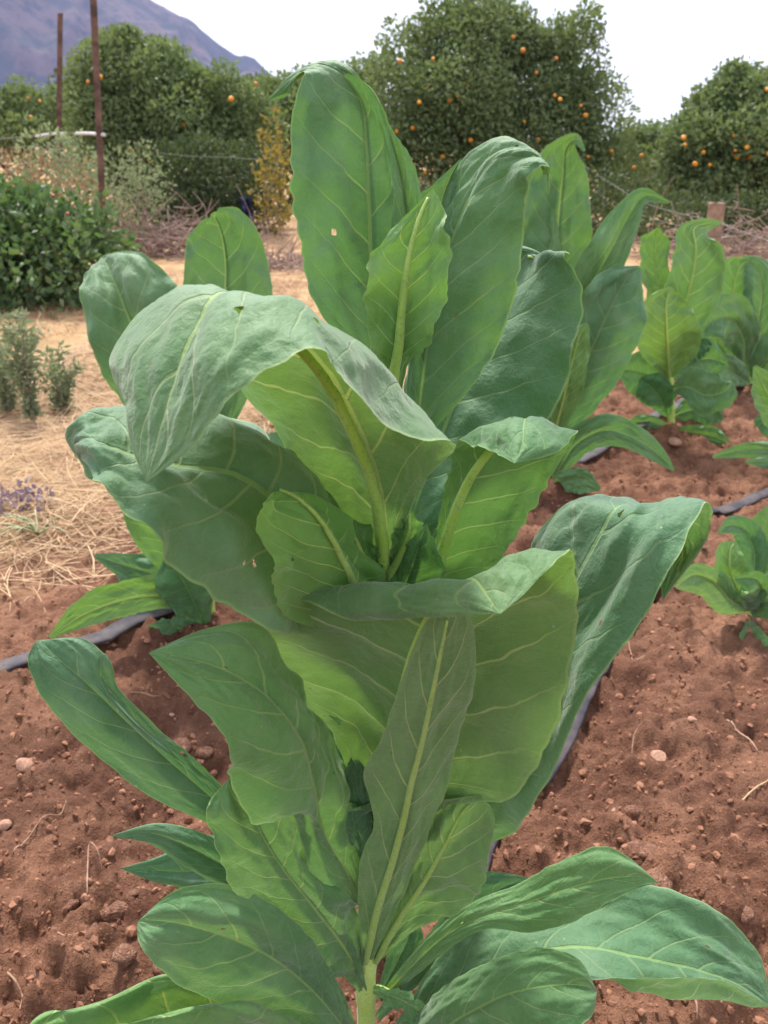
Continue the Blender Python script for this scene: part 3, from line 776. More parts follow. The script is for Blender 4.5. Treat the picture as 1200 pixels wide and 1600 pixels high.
    leaf(t, [(566, 1520, .83, 562, 1524, .83, 570, 1512, .832), (450, 1425, .865, 440, 1450, .855, 470, 1360, .885), (350, 1362, .88, 330, 1396, .865, 362, 1300, .905), (280, 1362, .875, 270, 1388, .865, 310, 1310, .90), (235, 1360, .872, 228, 1374, .866, 248, 1338, .882), (188, 1357, .87)],
         (3, 'up'), (0.84, .95, 1.12), bulge=.10, rip=.002, seed=23, rib=.004, nu=100, nt=40)
    # --- right side, lower
    leaf(t, [(598, 1560, .825, 592, 1556, .825, 604, 1566, .824), (648, 1506, .812, 640, 1494, .815, 660, 1516, .806), (700, 1460, .80, 690, 1444, .808, 714, 1474, .79), (752, 1432, .79, 738, 1410, .805, 760, 1452, .778), (830, 1408, .785, 812, 1380, .805, 836, 1458, .765), (890, 1388, .782, 872, 1348, .805, 900, 1440, .762),
             (955, 1372, .785, 946, 1322, .805, 968, 1402, .77), (1000, 1370, .788, 990, 1344, .798, 1004, 1386, .78), (1029, 1379, .788)],
         (4, 'up'), (1.28, 1.2, .88), bulge=.10, rip=.003, seed=24, rib=.0062, nu=140, nt=52, label='light green leaf reaching out to the lower right')
    leaf(t, [(600, 1640, .815, 598, 1630, .818, 606, 1650, .81), (690, 1560, .812, 676, 1512, .84, 720, 1600, .785), (780, 1500, .80, 745, 1440, .86, 830, 1560, .755), (880, 1400, .875, 890, 1440, .835, 905, 1478, .79, 928, 1532, .738, 925, 1536, .726), (1010, 1380, .87, 1006, 1440, .83, 1000, 1494, .785, 1016, 1546, .735, 1012, 1516, .716), (1112, 1428, .85, 1105, 1472, .815, 1092, 1514, .785, 1100, 1564, .74, 1094, 1528, .722), (1182, 1492, .82, 1172, 1518, .80, 1155, 1538, .785, 1162, 1572, .757, 1156, 1550, .745), (1206, 1573, .78)],
         (3, 'up'), (0.95, 1.0, 1.0), bulge=.10, rip=.003, seed=25, rib=.0055, nu=150, nt=56, label='large grey-green leaf lying out to the bottom right corner')
    leaf(t, [(588, 1700, .818, 582, 1694, .818, 594, 1706, .815), (650, 1640, .765, 652, 1588, .785, 682, 1700, .72), (730, 1584, .72, 716, 1524, .75, 772, 1670, .672), (812, 1548, .694, 796, 1488, .725, 856, 1636, .65), (882, 1538, .682, 864, 1482, .708, 910, 1600, .648), (920, 1542, .676, 908, 1502, .69, 928, 1580, .66), (933, 1550, .674)],
         (3, 'up'), (1.06, 1.06, .84), bulge=.08, rip=.003, seed=27, rib=.005, nu=150, nt=56, holes=((.42, .12, .005, .025),), label='rounded leaf at the bottom right of the stem')
    # --- leaves on the far side of the stem
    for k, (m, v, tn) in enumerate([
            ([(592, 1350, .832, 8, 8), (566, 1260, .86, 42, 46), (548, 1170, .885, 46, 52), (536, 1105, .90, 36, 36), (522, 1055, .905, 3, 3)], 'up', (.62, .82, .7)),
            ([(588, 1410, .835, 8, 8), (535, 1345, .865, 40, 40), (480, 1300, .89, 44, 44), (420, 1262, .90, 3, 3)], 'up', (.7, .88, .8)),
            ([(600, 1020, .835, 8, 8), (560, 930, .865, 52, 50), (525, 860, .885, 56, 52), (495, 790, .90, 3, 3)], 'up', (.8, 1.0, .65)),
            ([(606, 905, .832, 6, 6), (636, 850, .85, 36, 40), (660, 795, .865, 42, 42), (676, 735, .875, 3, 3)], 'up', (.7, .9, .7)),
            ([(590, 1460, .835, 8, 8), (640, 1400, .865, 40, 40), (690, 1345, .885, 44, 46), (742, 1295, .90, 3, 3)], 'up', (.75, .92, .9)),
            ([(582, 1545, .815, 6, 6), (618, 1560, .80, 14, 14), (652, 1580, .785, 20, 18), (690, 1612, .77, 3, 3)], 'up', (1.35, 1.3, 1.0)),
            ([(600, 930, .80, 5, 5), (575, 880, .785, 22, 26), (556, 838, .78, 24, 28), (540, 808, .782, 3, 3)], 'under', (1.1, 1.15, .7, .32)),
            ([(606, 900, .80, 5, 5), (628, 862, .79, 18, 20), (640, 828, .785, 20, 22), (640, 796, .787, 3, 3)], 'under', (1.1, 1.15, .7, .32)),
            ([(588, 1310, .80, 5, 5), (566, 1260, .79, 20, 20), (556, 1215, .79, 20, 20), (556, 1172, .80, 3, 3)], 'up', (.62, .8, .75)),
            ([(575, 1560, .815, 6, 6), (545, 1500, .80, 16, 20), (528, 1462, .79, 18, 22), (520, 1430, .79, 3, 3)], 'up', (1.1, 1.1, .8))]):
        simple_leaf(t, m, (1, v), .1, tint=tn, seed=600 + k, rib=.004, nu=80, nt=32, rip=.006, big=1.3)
    # --- axillary leaves by the stem
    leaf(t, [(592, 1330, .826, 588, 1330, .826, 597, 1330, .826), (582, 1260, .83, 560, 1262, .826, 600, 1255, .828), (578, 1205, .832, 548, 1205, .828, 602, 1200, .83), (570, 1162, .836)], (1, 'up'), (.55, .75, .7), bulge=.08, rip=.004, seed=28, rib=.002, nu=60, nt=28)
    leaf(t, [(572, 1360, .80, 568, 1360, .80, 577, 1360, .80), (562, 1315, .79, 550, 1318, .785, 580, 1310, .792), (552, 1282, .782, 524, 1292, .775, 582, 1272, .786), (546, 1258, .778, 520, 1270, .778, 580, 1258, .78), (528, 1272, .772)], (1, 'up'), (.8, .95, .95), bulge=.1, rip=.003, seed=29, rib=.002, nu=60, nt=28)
    leaf(t, [(590, 1560, .845, 586, 1560, .845, 596, 1560, .845), (620, 1505, .865, 606, 1490, .865, 640, 1525, .86), (640, 1460, .875, 612, 1440, .875, 662, 1470, .87), (650, 1425, .88)], (1, 'up'), (.85, .95, 1.2), bulge=.08, rip=.003, seed=30, rib=.002, nu=60, nt=28)
    leaf(t, [(590, 1590, .835, 586, 1585, .835, 594, 1596, .835), (690, 1470, .86, 676, 1450, .865, 705, 1490, .855), (780, 1390, .875, 760, 1362, .88, 800, 1410, .87), (830, 1372, .88)], (1, 'up'), (.85, .95, 1.2), bulge=.08, rip=.003, seed=31, rib=.002, nu=60, nt=28)
build_main_plant()

def plant_root(px, py, Y, label):
    b = at(px, py, Y); b[2] = gz(b[0], b[1])
    t = empty('tobacco_plant', b)
    tag(t, label, 'tobacco plant', 'tobacco plants in the field')
    return t, b

def build_left_plant():
    t, b = plant_root(330, 975, 1.98, 'tobacco plant left behind the foreground one, its two rounded leaves showing above')
    Y = 1.98
    stem(t, [np.array([b[0], b[1], b[2] - .03]), (326, 930, Y), (326, 880, Y), (330, 780, Y), (336, 640, Y), (340, 540, Y)], [.014, .0135, .012, .01, .007], (.1, .16, .22, .3), 40)
    L = simple_leaf
    L(t, [(322, 760, Y, 6, 6), (268, 650, 1.95, 50, 50), (228, 560, 1.93, 88, 70), (198, 490, 1.93, 92, 66), (178, 440, 1.96, 72, 56), (166, 412, 2.0, 46, 36), (158, 402, 2.03, 5, 5)], (2, 'up'), .25, tint=(1, 1.02, .98), seed=40, rib=.006)
    L(t, [(338, 700, Y, 8, 8), (345, 590, 2.02, 55, 52), (350, 490, 2.05, 78, 66), (352, 410, 2.06, 66, 62), (346, 368, 2.05, 56, 58), (338, 345, 2.04, 40, 46), (330, 334, 2.02, 16, 16)], (2, 'up'), .12, tint=(1, 1.04, .95), seed=41, rib=.006)
    L(t, [(326, 930, Y, 6, 6), (285, 870, 1.93, 41, 38), (245, 820, 1.90, 51, 44), (212, 780, 1.90, 31, 28), (196, 765, 1.9, 3, 3)], (2, 'under'), .2, tint=YOUNG, seed=42, rib=.004)
    L(t, [(326, 790, Y, 8, 8), (270, 745, 1.92, 42, 38), (205, 720, 1.88, 56, 46), (150, 715, 1.88, 40, 30), (112, 700, 1.9, 3, 3)], (2, 'up'), .1, tint=(1, 1.02, 1), seed=43, rib=.005)
    L(t, [(326, 945, Y, 5, 5), (260, 905, 1.99, 22, 20), (205, 888, 2.0, 24, 22), (148, 868, 2.01, 3, 3)], (1, 'up'), .1, tint=BLUE, seed=44, rib=.003)
    L(t, [(322, 945, 1.95, 6, 6), (250, 928, 1.88, 26, 24), (190, 936, 1.83, 30, 28), (125, 962, 1.79, 22, 20), (78, 996, 1.77, 3, 3)], (2, 'under'), .2, tint=YOUNG, seed=45, rib=.004, rip=.003)
    L(t, [(322, 985, 1.95, 5, 5), (302, 940, 1.9, 33, 33), (284, 905, 1.87, 44, 44), (268, 880, 1.86, 28, 28), (262, 868, 1.86, 3, 3)], (2, 'up'), .1, tint=(.72, .95, .7), seed=46, rib=.003)
    L(t, [(330, 985, 1.95, 5, 5), (290, 985, 1.9, 19, 15), (255, 985, 1.86, 19, 15), (232, 978, 1.85, 2, 2)], (1, 'up'), .1, tint=DARK, seed=47, rib=.003)
    L(t, [(336, 760, Y, 6, 6), (400, 740, 1.97, 58, 45), (455, 720, 1.97, 70, 51), (490, 690, 1.98, 3, 3)], (1, 'up'), .1, tint=DARK, seed=48, rib=.004)
    L(t, [(330, 900, 1.97, 5, 5), (350, 910, 1.92, 28, 26), (385, 915, 1.9, 36, 33), (430, 930, 1.9, 3, 3)], (1, 'up'), .1, tint=DARK, seed=49, rib=.003)
    L(t, [(336, 860, 1.99, 5, 5), (300, 835, 2.0, 38, 33), (262, 852, 1.98, 46, 38), (240, 880, 1.96, 3, 3)], (1, 'up'), .1, tint=(.85, 1, .8), seed=50, rib=.003)
build_left_plant()

def build_right_plant():
    Y = 3.0
    t, b = plant_root(868, 772, 3.0, 'tall tobacco plant right behind the foreground one, with a long leaf slanting up right')
    stem(t, [np.array([b[0], b[1], b[2] - .03]), (866, 700, Y), (866, 600, Y), (866, 500, Y), (866, 420, Y)], [.015, .014, .012, .009], (.1, .2, .3), 40)
    L = simple_leaf
    L(t, [(866, 470, Y, 8, 8), (868, 400, 3.04, 52, 56), (874, 330, 3.06, 48, 56), (880, 270, 3.06, 38, 44), (884, 232, 3.04, 22, 26), (900, 218, 3.0, 8, 10), (914, 236, 2.97, 2, 2)], (2, 'up'), .18, tint=(1.02, 1.05, .85), seed=60, rib=.006)
    L(t, [(862, 480, Y, 6, 6), (848, 400, 3.03, 28, 30), (840, 330, 3.07, 28, 30), (846, 270, 3.1, 22, 22), (858, 226, 3.12, 3, 3)], (2, 'up'), .1, tint=FRESH, seed=61, rib=.005)
    L(t, [(868, 600, 2.98, 8, 8), (895, 520, 2.95, 34, 34), (925, 445, 2.93, 34, 40), (958, 385, 2.93, 28, 34), (984, 335, 2.95, 20, 24), (1006, 307, 2.97, 12, 14), (1046, 316, 2.99, 2, 2)], (2, 'up'), .45, tint=(1.0, 1.06, .85), seed=62, rib=.006)
    L(t, [(866, 690, 2.96, 8, 8), (890, 620, 2.9, 44, 40), (925, 545, 2.86, 60, 56), (955, 480, 2.84, 56, 52), (980, 435, 2.85, 36, 30), (1000, 418, 2.87, 4, 4)], (2, 'up'), .15, tint=(.88, .98, 1.02), seed=63, rib=.006)
    L(t, [(866, 680, 2.9, 6, 6), (884, 610, 2.82, 26, 20), (896, 560, 2.8, 24, 20), (908, 520, 2.8, 16, 14), (918, 505, 2.8, 2, 2)], (2, 'under'), .3, tint=YOUNG, seed=64, rib=.004)
    L(t, [(868, 745, 2.98, 6, 6), (905, 690, 2.9, 22, 24), (950, 672, 2.84, 26, 26), (1000, 690, 2.8, 18, 20), (1030, 712, 2.78, 12, 12), (1053, 735, 2.76, 2, 2)], (2, 'up'), .1, tint=(.95, 1.02, .95), seed=65, rib=.004)
    L(t, [(866, 765, 2.95, 5, 5), (880, 750, 2.88, 18, 14), (908, 748, 2.84, 24, 18), (938, 765, 2.8, 3, 3)], (1, 'up'), .1, tint=(1, 1.05, .8), seed=66, rib=.003)
    L(t, [(862, 770, 3.0, 4, 4), (850, 785, 2.9, 10, 10), (842, 800, 2.85, 12, 12), (836, 822, 2.82, 2, 2)], (1, 'up'), .1, tint=FRESH, seed=67, rib=.003)
    L(t, [(866, 560, Y, 6, 6), (845, 470, 3.05, 40, 40), (832, 400, 3.08, 40, 40), (822, 360, 3.1, 3, 3)], (1, 'up'), .1, tint=FRESH, seed=68, rib=.004)
    L(t, [(866, 650, Y, 6, 6), (820, 600, 3.0, 50, 50), (780, 560, 2.98, 50, 50), (740, 540, 2.95, 3, 3)], (1, 'up'), .1, tint=MATURE, seed=69, rib=.004)
build_right_plant()

def build_mid_right_plant():
    Y = 3.6
    t, b = plant_root(1048, 674, 3.6, 'tobacco plant with a pale ribbed leaf, standing bare-stemmed on the red soil')
    stem(t, [np.array([b[0], b[1], b[2] - .03]), (1048, 620, Y), (1046, 570, Y), (1048, 520, Y), (1052, 460, Y)], [.016, .015, .013, .01], (.15, .25, .35, .45), 40)
    L = simple_leaf
    kw = dict(nu=64, nt=28)
    L(t, [(1052, 540, 3.58, 6, 6), (1070, 480, 3.55, 44, 39), (1084, 425, 3.54, 49, 37), (1088, 385, 3.55, 41, 29), (1084, 360, 3.57, 29, 20), (1104, 350, 3.6, 12, 10), (1128, 348, 3.62, 2, 2)], (2, 'under'), .2, tint=(1.1, 1.1, .9), seed=80, rib=.008, **kw)
    L(t, [(1046, 520, 3.62, 6, 6), (1030, 455, 3.64, 22, 24), (1024, 410, 3.66, 21, 24), (1026, 372, 3.66, 18, 22), (1030, 356, 3.64, 3, 3)], (2, 'under'), .3, tint=FRESH, seed=81, rib=.004, **kw)
    L(t, [(1046, 590, 3.5, 6, 6), (1044, 545, 3.42, 49, 46), (1042, 510, 3.38, 51, 46), (1042, 475, 3.38, 37, 37), (1048, 448, 3.4, 3, 3)], (2, 'under'), .1, tint=(1.25, 1.15, .7), seed=82, rib=.005, **kw)
    L(t, [(1050, 610, 3.5, 5, 5), (1075, 605, 3.42, 22, 32), (1105, 618, 3.38, 32, 37), (1132, 612, 3.38, 24, 32), (1146, 598, 3.4, 3, 3)], (2, 'up'), .1, tint=(.95, 1.03, .95), seed=83, rib=.004, **kw)
    L(t, [(1044, 620, 3.55, 5, 5), (1018, 590, 3.5, 32, 34), (990, 582, 3.48, 34, 32), (965, 578, 3.48, 3, 3)], (1, 'up'), .1, tint=(.95, 1.05, .9), seed=84, rib=.004, **kw)
    L(t, [(1044, 650, 3.55, 5, 5), (1030, 620, 3.5, 27, 24), (1012, 600, 3.48, 24, 27), (1000, 592, 3.48, 3, 3)], (1, 'up'), .1, tint=(.7, .95, .7), seed=85, rib=.003, **kw)
    L(t, [(1044, 668, 3.55, 4, 4), (1018, 660, 3.5, 11, 10), (995, 660, 3.48, 11, 10), (975, 668, 3.46, 2, 2)], (1, 'up'), .1, tint=FRESH, seed=86, rib=.003, **kw)
    L(t, [(1054, 672, 3.55, 4, 4), (1085, 676, 3.48, 12, 12), (1115, 682, 3.44, 17, 15), (1146, 698, 3.4, 2, 2)], (1, 'up'), .1, tint=FRESH, seed=87, rib=.003, **kw)
    L(t, [(1050, 590, 3.65, 5, 5), (1080, 565, 3.7, 34, 32), (1110, 560, 3.72, 37, 32), (1135, 570, 3.72, 3, 3)], (1, 'up'), .1, tint=(.95, 1.05, .9), seed=88, rib=.003, **kw)
    L(t, [(1052, 650, 3.62, 5, 5), (1085, 640, 3.62, 27, 24), (1110, 645, 3.6, 24, 22), (1130, 655, 3.6, 3, 3)], (1, 'up'), .1, tint=(.95, 1.05, .9), seed=89, rib=.003, **kw)
    L(t, [(1050, 560, 3.65, 5, 5), (1078, 545, 3.7, 22, 20), (1098, 535, 3.7, 22, 20), (1112, 540, 3.7, 3, 3)], (1, 'up'), .1, tint=(.8, 1, .8), seed=90, rib=.003, **kw)
build_mid_right_plant()

def build_edge_plants():
    kw = dict(nu=64, nt=28)
    L = simple_leaf
    Y = 4.3
    t, b = plant_root(1172, 612, Y, 'tobacco plant behind the bare-stemmed one, with a pale leaf bent towards it')
    stem(t, [np.array([b[0], b[1], b[2] - .03]), (1172, 560, Y), (1170, 500, Y), (1168, 440, Y)], [.016, .015, .01], (), 24)
    L(t, [(1166, 570, 4.2, 5, 5), (1160, 525, 4.1, 32, 34), (1140, 498, 4.05, 41, 37), (1110, 505, 4.0, 37, 29), (1092, 530, 4.0, 3, 3)], (2, 'up'), .1, tint=(1.0, 1.02, 1.0), seed=100, rib=.005, **kw)
    L(t, [(1166, 560, 4.28, 5, 5), (1150, 490, 4.25, 27, 32), (1148, 445, 4.22, 27, 34), (1158, 415, 4.22, 17, 22), (1172, 405, 4.22, 3, 3)], (2, 'under'), .3, tint=(1, 1.08, .75), seed=101, rib=.005, **kw)
    L(t, [(1174, 580, 4.28, 5, 5), (1186, 500, 4.2, 27, 29), (1190, 450, 4.2, 27, 29), (1178, 412, 4.22, 17, 20), (1160, 402, 4.24, 3, 3)], (2, 'up'), .1, tint=(1.08, 1.1, 1.0), seed=102, rib=.005, **kw)
    L(t, [(1176, 600, 4.3, 5, 5), (1200, 560, 4.2, 32, 32), (1225, 540, 4.2, 29, 29), (1245, 540, 4.2, 3, 3)], (1, 'up'), .1, tint=(1.08, 1.1, 1.0), seed=103, rib=.004, **kw)
    L(t, [(1170, 600, 4.2, 5, 5), (1150, 585, 4.1, 22, 22), (1125, 575, 4.05, 22, 22), (1105, 580, 4.05, 3, 3)], (1, 'up'), .1, tint=(.95, 1.05, .9), seed=104, rib=.004, **kw)
    L(t, [(1176, 590, 4.35, 5, 5), (1210, 480, 4.4, 32, 32), (1225, 420, 4.42, 27, 27), (1215, 385, 4.42, 3, 3)], (1, 'up'), .1, tint=(1.08, 1.1, 1.0), seed=105, rib=.004, **kw)
    L(t, [(1168, 600, 4.28, 5, 5), (1140, 560, 4.3, 27, 27), (1112, 530, 4.3, 27, 27), (1095, 515, 4.3, 3, 3)], (1, 'up'), .1, tint=(.95, 1.05, .9), seed=106, rib=.004, **kw)
    Y = 3.15
    t, b = plant_root(1252, 722, Y, 'tobacco plant cut off by the right edge, only low leaves showing')
    stem(t, [np.array([b[0], b[1], b[2] - .03]), (1252, 660, Y), (1252, 600, Y), (1252, 560, Y)], [.016, .014, .01], (), 24)
    L(t, [(1250, 690, 3.1, 5, 5), (1215, 640, 3.02, 27, 29), (1195, 605, 3.0, 27, 24), (1180, 572, 3.0, 3, 3)], (1, 'under'), .25, tint=(1.05, 1.06, .85), seed=110, rib=.005, **kw)
    L(t, [(1248, 715, 3.1, 4, 4), (1205, 702, 3.02, 12, 15), (1160, 704, 2.98, 11, 12), (1113, 714, 2.95, 2, 2)], (1, 'up'), .1, tint=FRESH, seed=111, rib=.004, **kw)
    L(t, [(1250, 728, 3.05, 4, 4), (1215, 722, 2.98, 10, 10), (1190, 722, 2.95, 9, 9), (1165, 722, 2.93, 2, 2)], (1, 'up'), .1, tint=(1.08, 1.1, 1.0), seed=112, rib=.003, **kw)
    L(t, [(1252, 640, 3.15, 5, 5), (1270, 560, 3.1, 44, 44), (1285, 500, 3.1, 44, 44), (1290, 450, 3.1, 3, 3)], (1, 'up'), .1, tint=(1.08, 1.1, 1.0), seed=113, rib=.004, **kw)
    L(t, [(1252, 700, 3.12, 5, 5), (1220, 670, 3.15, 24, 24), (1195, 655, 3.15, 22, 22), (1178, 660, 3.15, 3, 3)], (1, 'up'), .1, tint=BLUE, seed=114, rib=.003, **kw)
    Y = 1.98
    t, b = plant_root(1172, 968, Y, 'short young tobacco plant at the right edge with yellowing lower leaves')
    stem(t, [np.array([b[0], b[1], b[2] - .03]), (1173, 950, Y), (1175, 930, Y), (1178, 908, Y)], [.012, .010, .006], (), 24)
    L(t, [(1168, 952, 1.96, 6, 6), (1142, 938, 1.92, 17, 27), (1112, 908, 1.9, 22, 29), (1085, 900, 1.89, 20, 29), (1056, 918, 1.88, 3, 3)], (2, 'up'), .1, tint=(1.7, 1.5, 1.3), seed=120, rib=.004, rip=.002, big=.6, **kw)
    L(t, [(1172, 950, 1.96, 6, 6), (1150, 915, 1.93, 24, 22), (1140, 880, 1.92, 27, 24), (1142, 856, 1.93, 17, 20), (1150, 846, 1.94, 3, 3)], (2, 'under'), .2, tint=YOUNG, seed=121, rib=.004, rip=.002, big=.6, **kw)
    L(t, [(1178, 910, 1.98, 6, 6), (1178, 860, 1.98, 24, 22), (1162, 828, 1.98, 22, 20), (1140, 822, 1.97, 15, 12), (1122, 832, 1.96, 2, 2)], (2, 'up'), .1, tint=(.9, 1.05, .95), seed=122, rib=.004, rip=.002, big=.6, **kw)
    L(t, [(1186, 900, 1.99, 6, 6), (1198, 850, 2.0, 27, 29), (1204, 815, 2.0, 24, 29), (1208, 785, 2.0, 3, 3)], (1, 'up'), .1, tint=FRESH, seed=123, rib=.004, rip=.002, big=.6, **kw)
    L(t, [(1176, 955, 1.94, 5, 5), (1190, 925, 1.86, 22, 32), (1178, 905, 1.82, 15, 22), (1148, 904, 1.80, 3, 3)], (1, 'up'), .5, tint=(.9, 1.05, .7), seed=124, rib=.004, rip=.002, big=.6, **kw)
    L(t, [(1170, 970, 1.94, 5, 5), (1175, 992, 1.86, 20, 17), (1190, 1012, 1.82, 22, 17), (1210, 1030, 1.8, 3, 3)], (1, 'up'), .1, tint=(1.6, 1.45, 1.1), seed=125, rib=.004, rip=.002, big=.6, **kw)
    L(t, [(1174, 960, 1.95, 5, 5), (1195, 950, 1.9, 17, 20), (1215, 950, 1.88, 17, 20), (1240, 960, 1.86, 3, 3)], (1, 'up'), .1, tint=(.85, 1.02, .75), seed=126, rib=.003, rip=.002, big=.6, **kw)
    L(t, [(1172, 955, 1.94, 5, 5), (1172, 935, 1.88, 20, 20), (1186, 918, 1.86, 20, 22), (1200, 912, 1.86, 3, 3)], (1, 'up'), .1, tint=(.8, 1.0, .8), seed=127, rib=.003, rip=.002, big=.6, **kw)
    L(t, [(1180, 930, 1.99, 5, 5), (1205, 890, 2.02, 22, 22), (1225, 860, 2.03, 22, 22), (1240, 850, 2.03, 3, 3)], (1, 'up'), .1, tint=(1.08, 1.1, 1.0), seed=128, rib=.003, rip=.002, big=.6, **kw)
build_edge_plants()

# ------------------------------------------------------------------ drip tapes
def drip_tape(pts, label, name='drip_tape', r=.025):
    P = spline([(x, y, 0) for x, y in pts], 130)
    z = soil_height(P[:, 0], P[:, 1], True)
    ker = np.ones(7) / 7
    zs = np.convolve(np.pad(z, 3, mode='edge'), ker, 'valid')
    tn = np.gradient(P, axis=0); tn /= np.linalg.norm(tn[:, :2], axis=1)[:, None]
    zm = np.max([soil_height(P[:, 0] - tn[:, 1] * k, P[:, 1] + tn[:, 0] * k) for k in (-.022, -.014, -.007, 0, .007, .014, .022)], axis=0)
    P[:, 2] = np.convolve(np.pad(zm, 3, mode='edge'), ker, 'valid') * .6 + zm * .4 + .004
    tw = 0.25 * np.sin(np.arange(130) * .21)
    V, F = tube_data(P, r * (1 + .08 * np.sin(np.arange(130) * .7)), 12, .30)
    o = mesh_obj(name, V, F, M_TAPE, origin=P[0])
    tag(o, label, 'irrigation tape', 'irrigation tapes along the rows')
g2 = lambda px, py: tuple(gnd(px, py)[:2])
drip_tape([(-1.45, 1.05), g2(-30, 1082), g2(130, 1022), g2(262, 966), (-.30, 2.22), (.2, 2.7), (.78, 3.2), (1.3, 3.78), (2.0, 4.6)], 'dusty black irrigation tape lying across the soil at the left')
drip_tape([(-.2, .12), (.03, .45), (.12, .80), g2(750, 1330), g2(854, 1205), g2(928, 1065), (.72, 2.15), g2(1105, 812), g2(1200, 770), (1.9, 3.2), (2.8, 3.9)], 'grey irrigation tape emerging from behind the broad leaf, running off right')

# ------------------------------------------------------------------ soil clods, stones, roots, straw
def rock_mesh(name, seed, mat, flat=.7, rough=.6):
    import bmesh
    bm = bmesh.new()
    bmesh.ops.create_icosphere(bm, subdivisions=2, radius=1.0)
    rs = np.random.default_rng(seed)
    dirs = rs.normal(size=(9, 3)); dirs /= np.linalg.norm(dirs, axis=1)[:, None]
    offs = rs.uniform(.55, .95, 9)
    for v in bm.verts:
        p = np.array(v.co)
        for d, of in zip(dirs, offs):
            k = p @ d
            if k > of: p = p - d * (k - of) * .85
        p *= 1 + rough * .18 * rs.normal()
        p[2] *= flat
        v.co = p
    me = bpy.data.meshes.new(name)
    bm.to_mesh(me); bm.free()
    me.polygons.foreach_set('use_smooth', np.full(len(me.polygons), mat is M_CLOD))
    me.materials.append(mat)
    return me
clod_meshes = [rock_mesh('soil_clod', 200 + k, M_CLOD) for k in range(8)]
stone_meshes = [rock_mesh('stone', 300 + k, M_STONE, .55, .15) for k in range(4)]
def put_rock(name, me, x, y, s, label, cat, group=None, sink=.35, sc=(1, 1, 1)):
    o = bpy.data.objects.new(name, me)
    COL.objects.link(o)
    o.location = (x, y, gz(x, y) + s * .7 * (1 - 2 * sink) * sc[2])
    o.rotation_euler = (random.uniform(-.3, .3), random.uniform(-.3, .3), random.uniform(0, 6.28))
    o.scale = (s * sc[0], s * sc[1], s * sc[2])
    tag(o, label, cat, group)
    return o
for px, py, s, lab in [(1026, 1200, .0165, 'flat tan stone alone on the soil right of the plant'), (40, 1204, .018, 'pale pinkish stone on the soil at the left edge, below the tape'), (955, 1298, .0055, 'tiny cream pebble on the dark soil right of the plant'),
                       (268, 1113, .0065, 'small white pebble between the two left leaves'), (1075, 1165, .0095, 'small pinkish pebble on the light soil to the right'), (1055, 690, .03, 'pale lump of stone at the foot of the bare-stemmed plant'), (8, 1298, .013, 'greyish stone cut off by the left edge of the picture')]:
    p = gnd(px, py)
    put_rock('stone', random.choice(stone_meshes), p[0], p[1], s, lab, 'stone')
cl = 0
tries = 0
while cl < 64 and tries < 5000:
    tries += 1
    z = random.random()
    if z < .42: px, py, where = random.uniform(5, 350), random.uniform(1080, 1590), 'on the soil left of the foreground plant'
    elif z < .8: px, py, where = random.uniform(800, 1195), random.uniform(900, 1500), 'on the soil right of the foreground plant'
    else: px, py, where = random.uniform(920, 1195), random.uniform(690, 900), 'on the soil near the right-hand tape'
    p = gnd(px, py)
    if vnoise(np.array([p[0] * 3.1]), np.array([p[1] * 3.1]), 77)[0] < -.02: continue
    s = .008 + .024 * random.random() ** 2.0
    sz = 'large rough' if s > .019 else 'middling crumbly' if s > .012 else 'small rounded'
    put_rock('soil_clod', random.choice(clod_meshes), p[0], p[1], s, sz + ' red-brown clod of earth ' + where, 'clod', 'loose soil clods', sink=.3, sc=(1, random.uniform(.7, 1), random.uniform(.7, 1)))
    cl += 1

def build_crumbs():
    n = 46000
    g = (1 + 5 ** .5) / 2
    base = np.array([(-1, g, 0), (1, g, 0), (-1, -g, 0), (1, -g, 0), (0, -1, g), (0, 1, g), (0, -1, -g), (0, 1, -g), (g, 0, -1), (g, 0, 1), (-g, 0, -1), (-g, 0, 1)], float) / 1.9
    fc = np.array([(0, 11, 5), (0, 5, 1), (0, 1, 7), (0, 7, 10), (0, 10, 11), (1, 5, 9), (5, 11, 4), (11, 10, 2), (10, 7, 6), (7, 1, 8), (3, 9, 4), (3, 4, 2), (3, 2, 6), (3, 6, 8), (3, 8, 9), (4, 9, 5), (2, 4, 11), (6, 2, 10), (8, 6, 7), (9, 8, 1)])
    Y = .35 + 3.6 * RNG.random(n) ** 1.6
    X = (RNG.random(n) * 2 - 1) * (.55 + .52 * Y)
    ok = (Y < 1.06 * X + 3.1 + RNG.normal(size=n) * .15)
    X, Y = X[ok], Y[ok]; n = len(X)
    Z = soil_height(X, Y)
    s = .0011 + .0070 * RNG.random(n) ** 4.5
    ang = RNG.random(n) * 6.28
    J = base[None] * (1 + .22 * RNG.normal(size=(n, 12, 1))) * RNG.uniform(.55, 1.35, size=(n, 1, 3))
    c, sn = np.cos(ang)[:, None], np.sin(ang)[:, None]
    V = np.stack([J[..., 0] * c - J[..., 1] * sn, J[..., 0] * sn + J[..., 1] * c, J[..., 2]], -1) * s[:, None, None] + np.stack([X, Y, Z + s * .0], -1)[:, None]
    F = (fc[None] + (np.arange(n) * 12)[:, None, None]).reshape(-1, 3)
    tag(mesh_obj('soil_crumbs', V.reshape(-1, 3), F, M_CRUMB, smooth=False), 'small red-brown crumbs of earth scattered over the tilled soil', 'soil crumbs', kind='stuff')
build_crumbs()

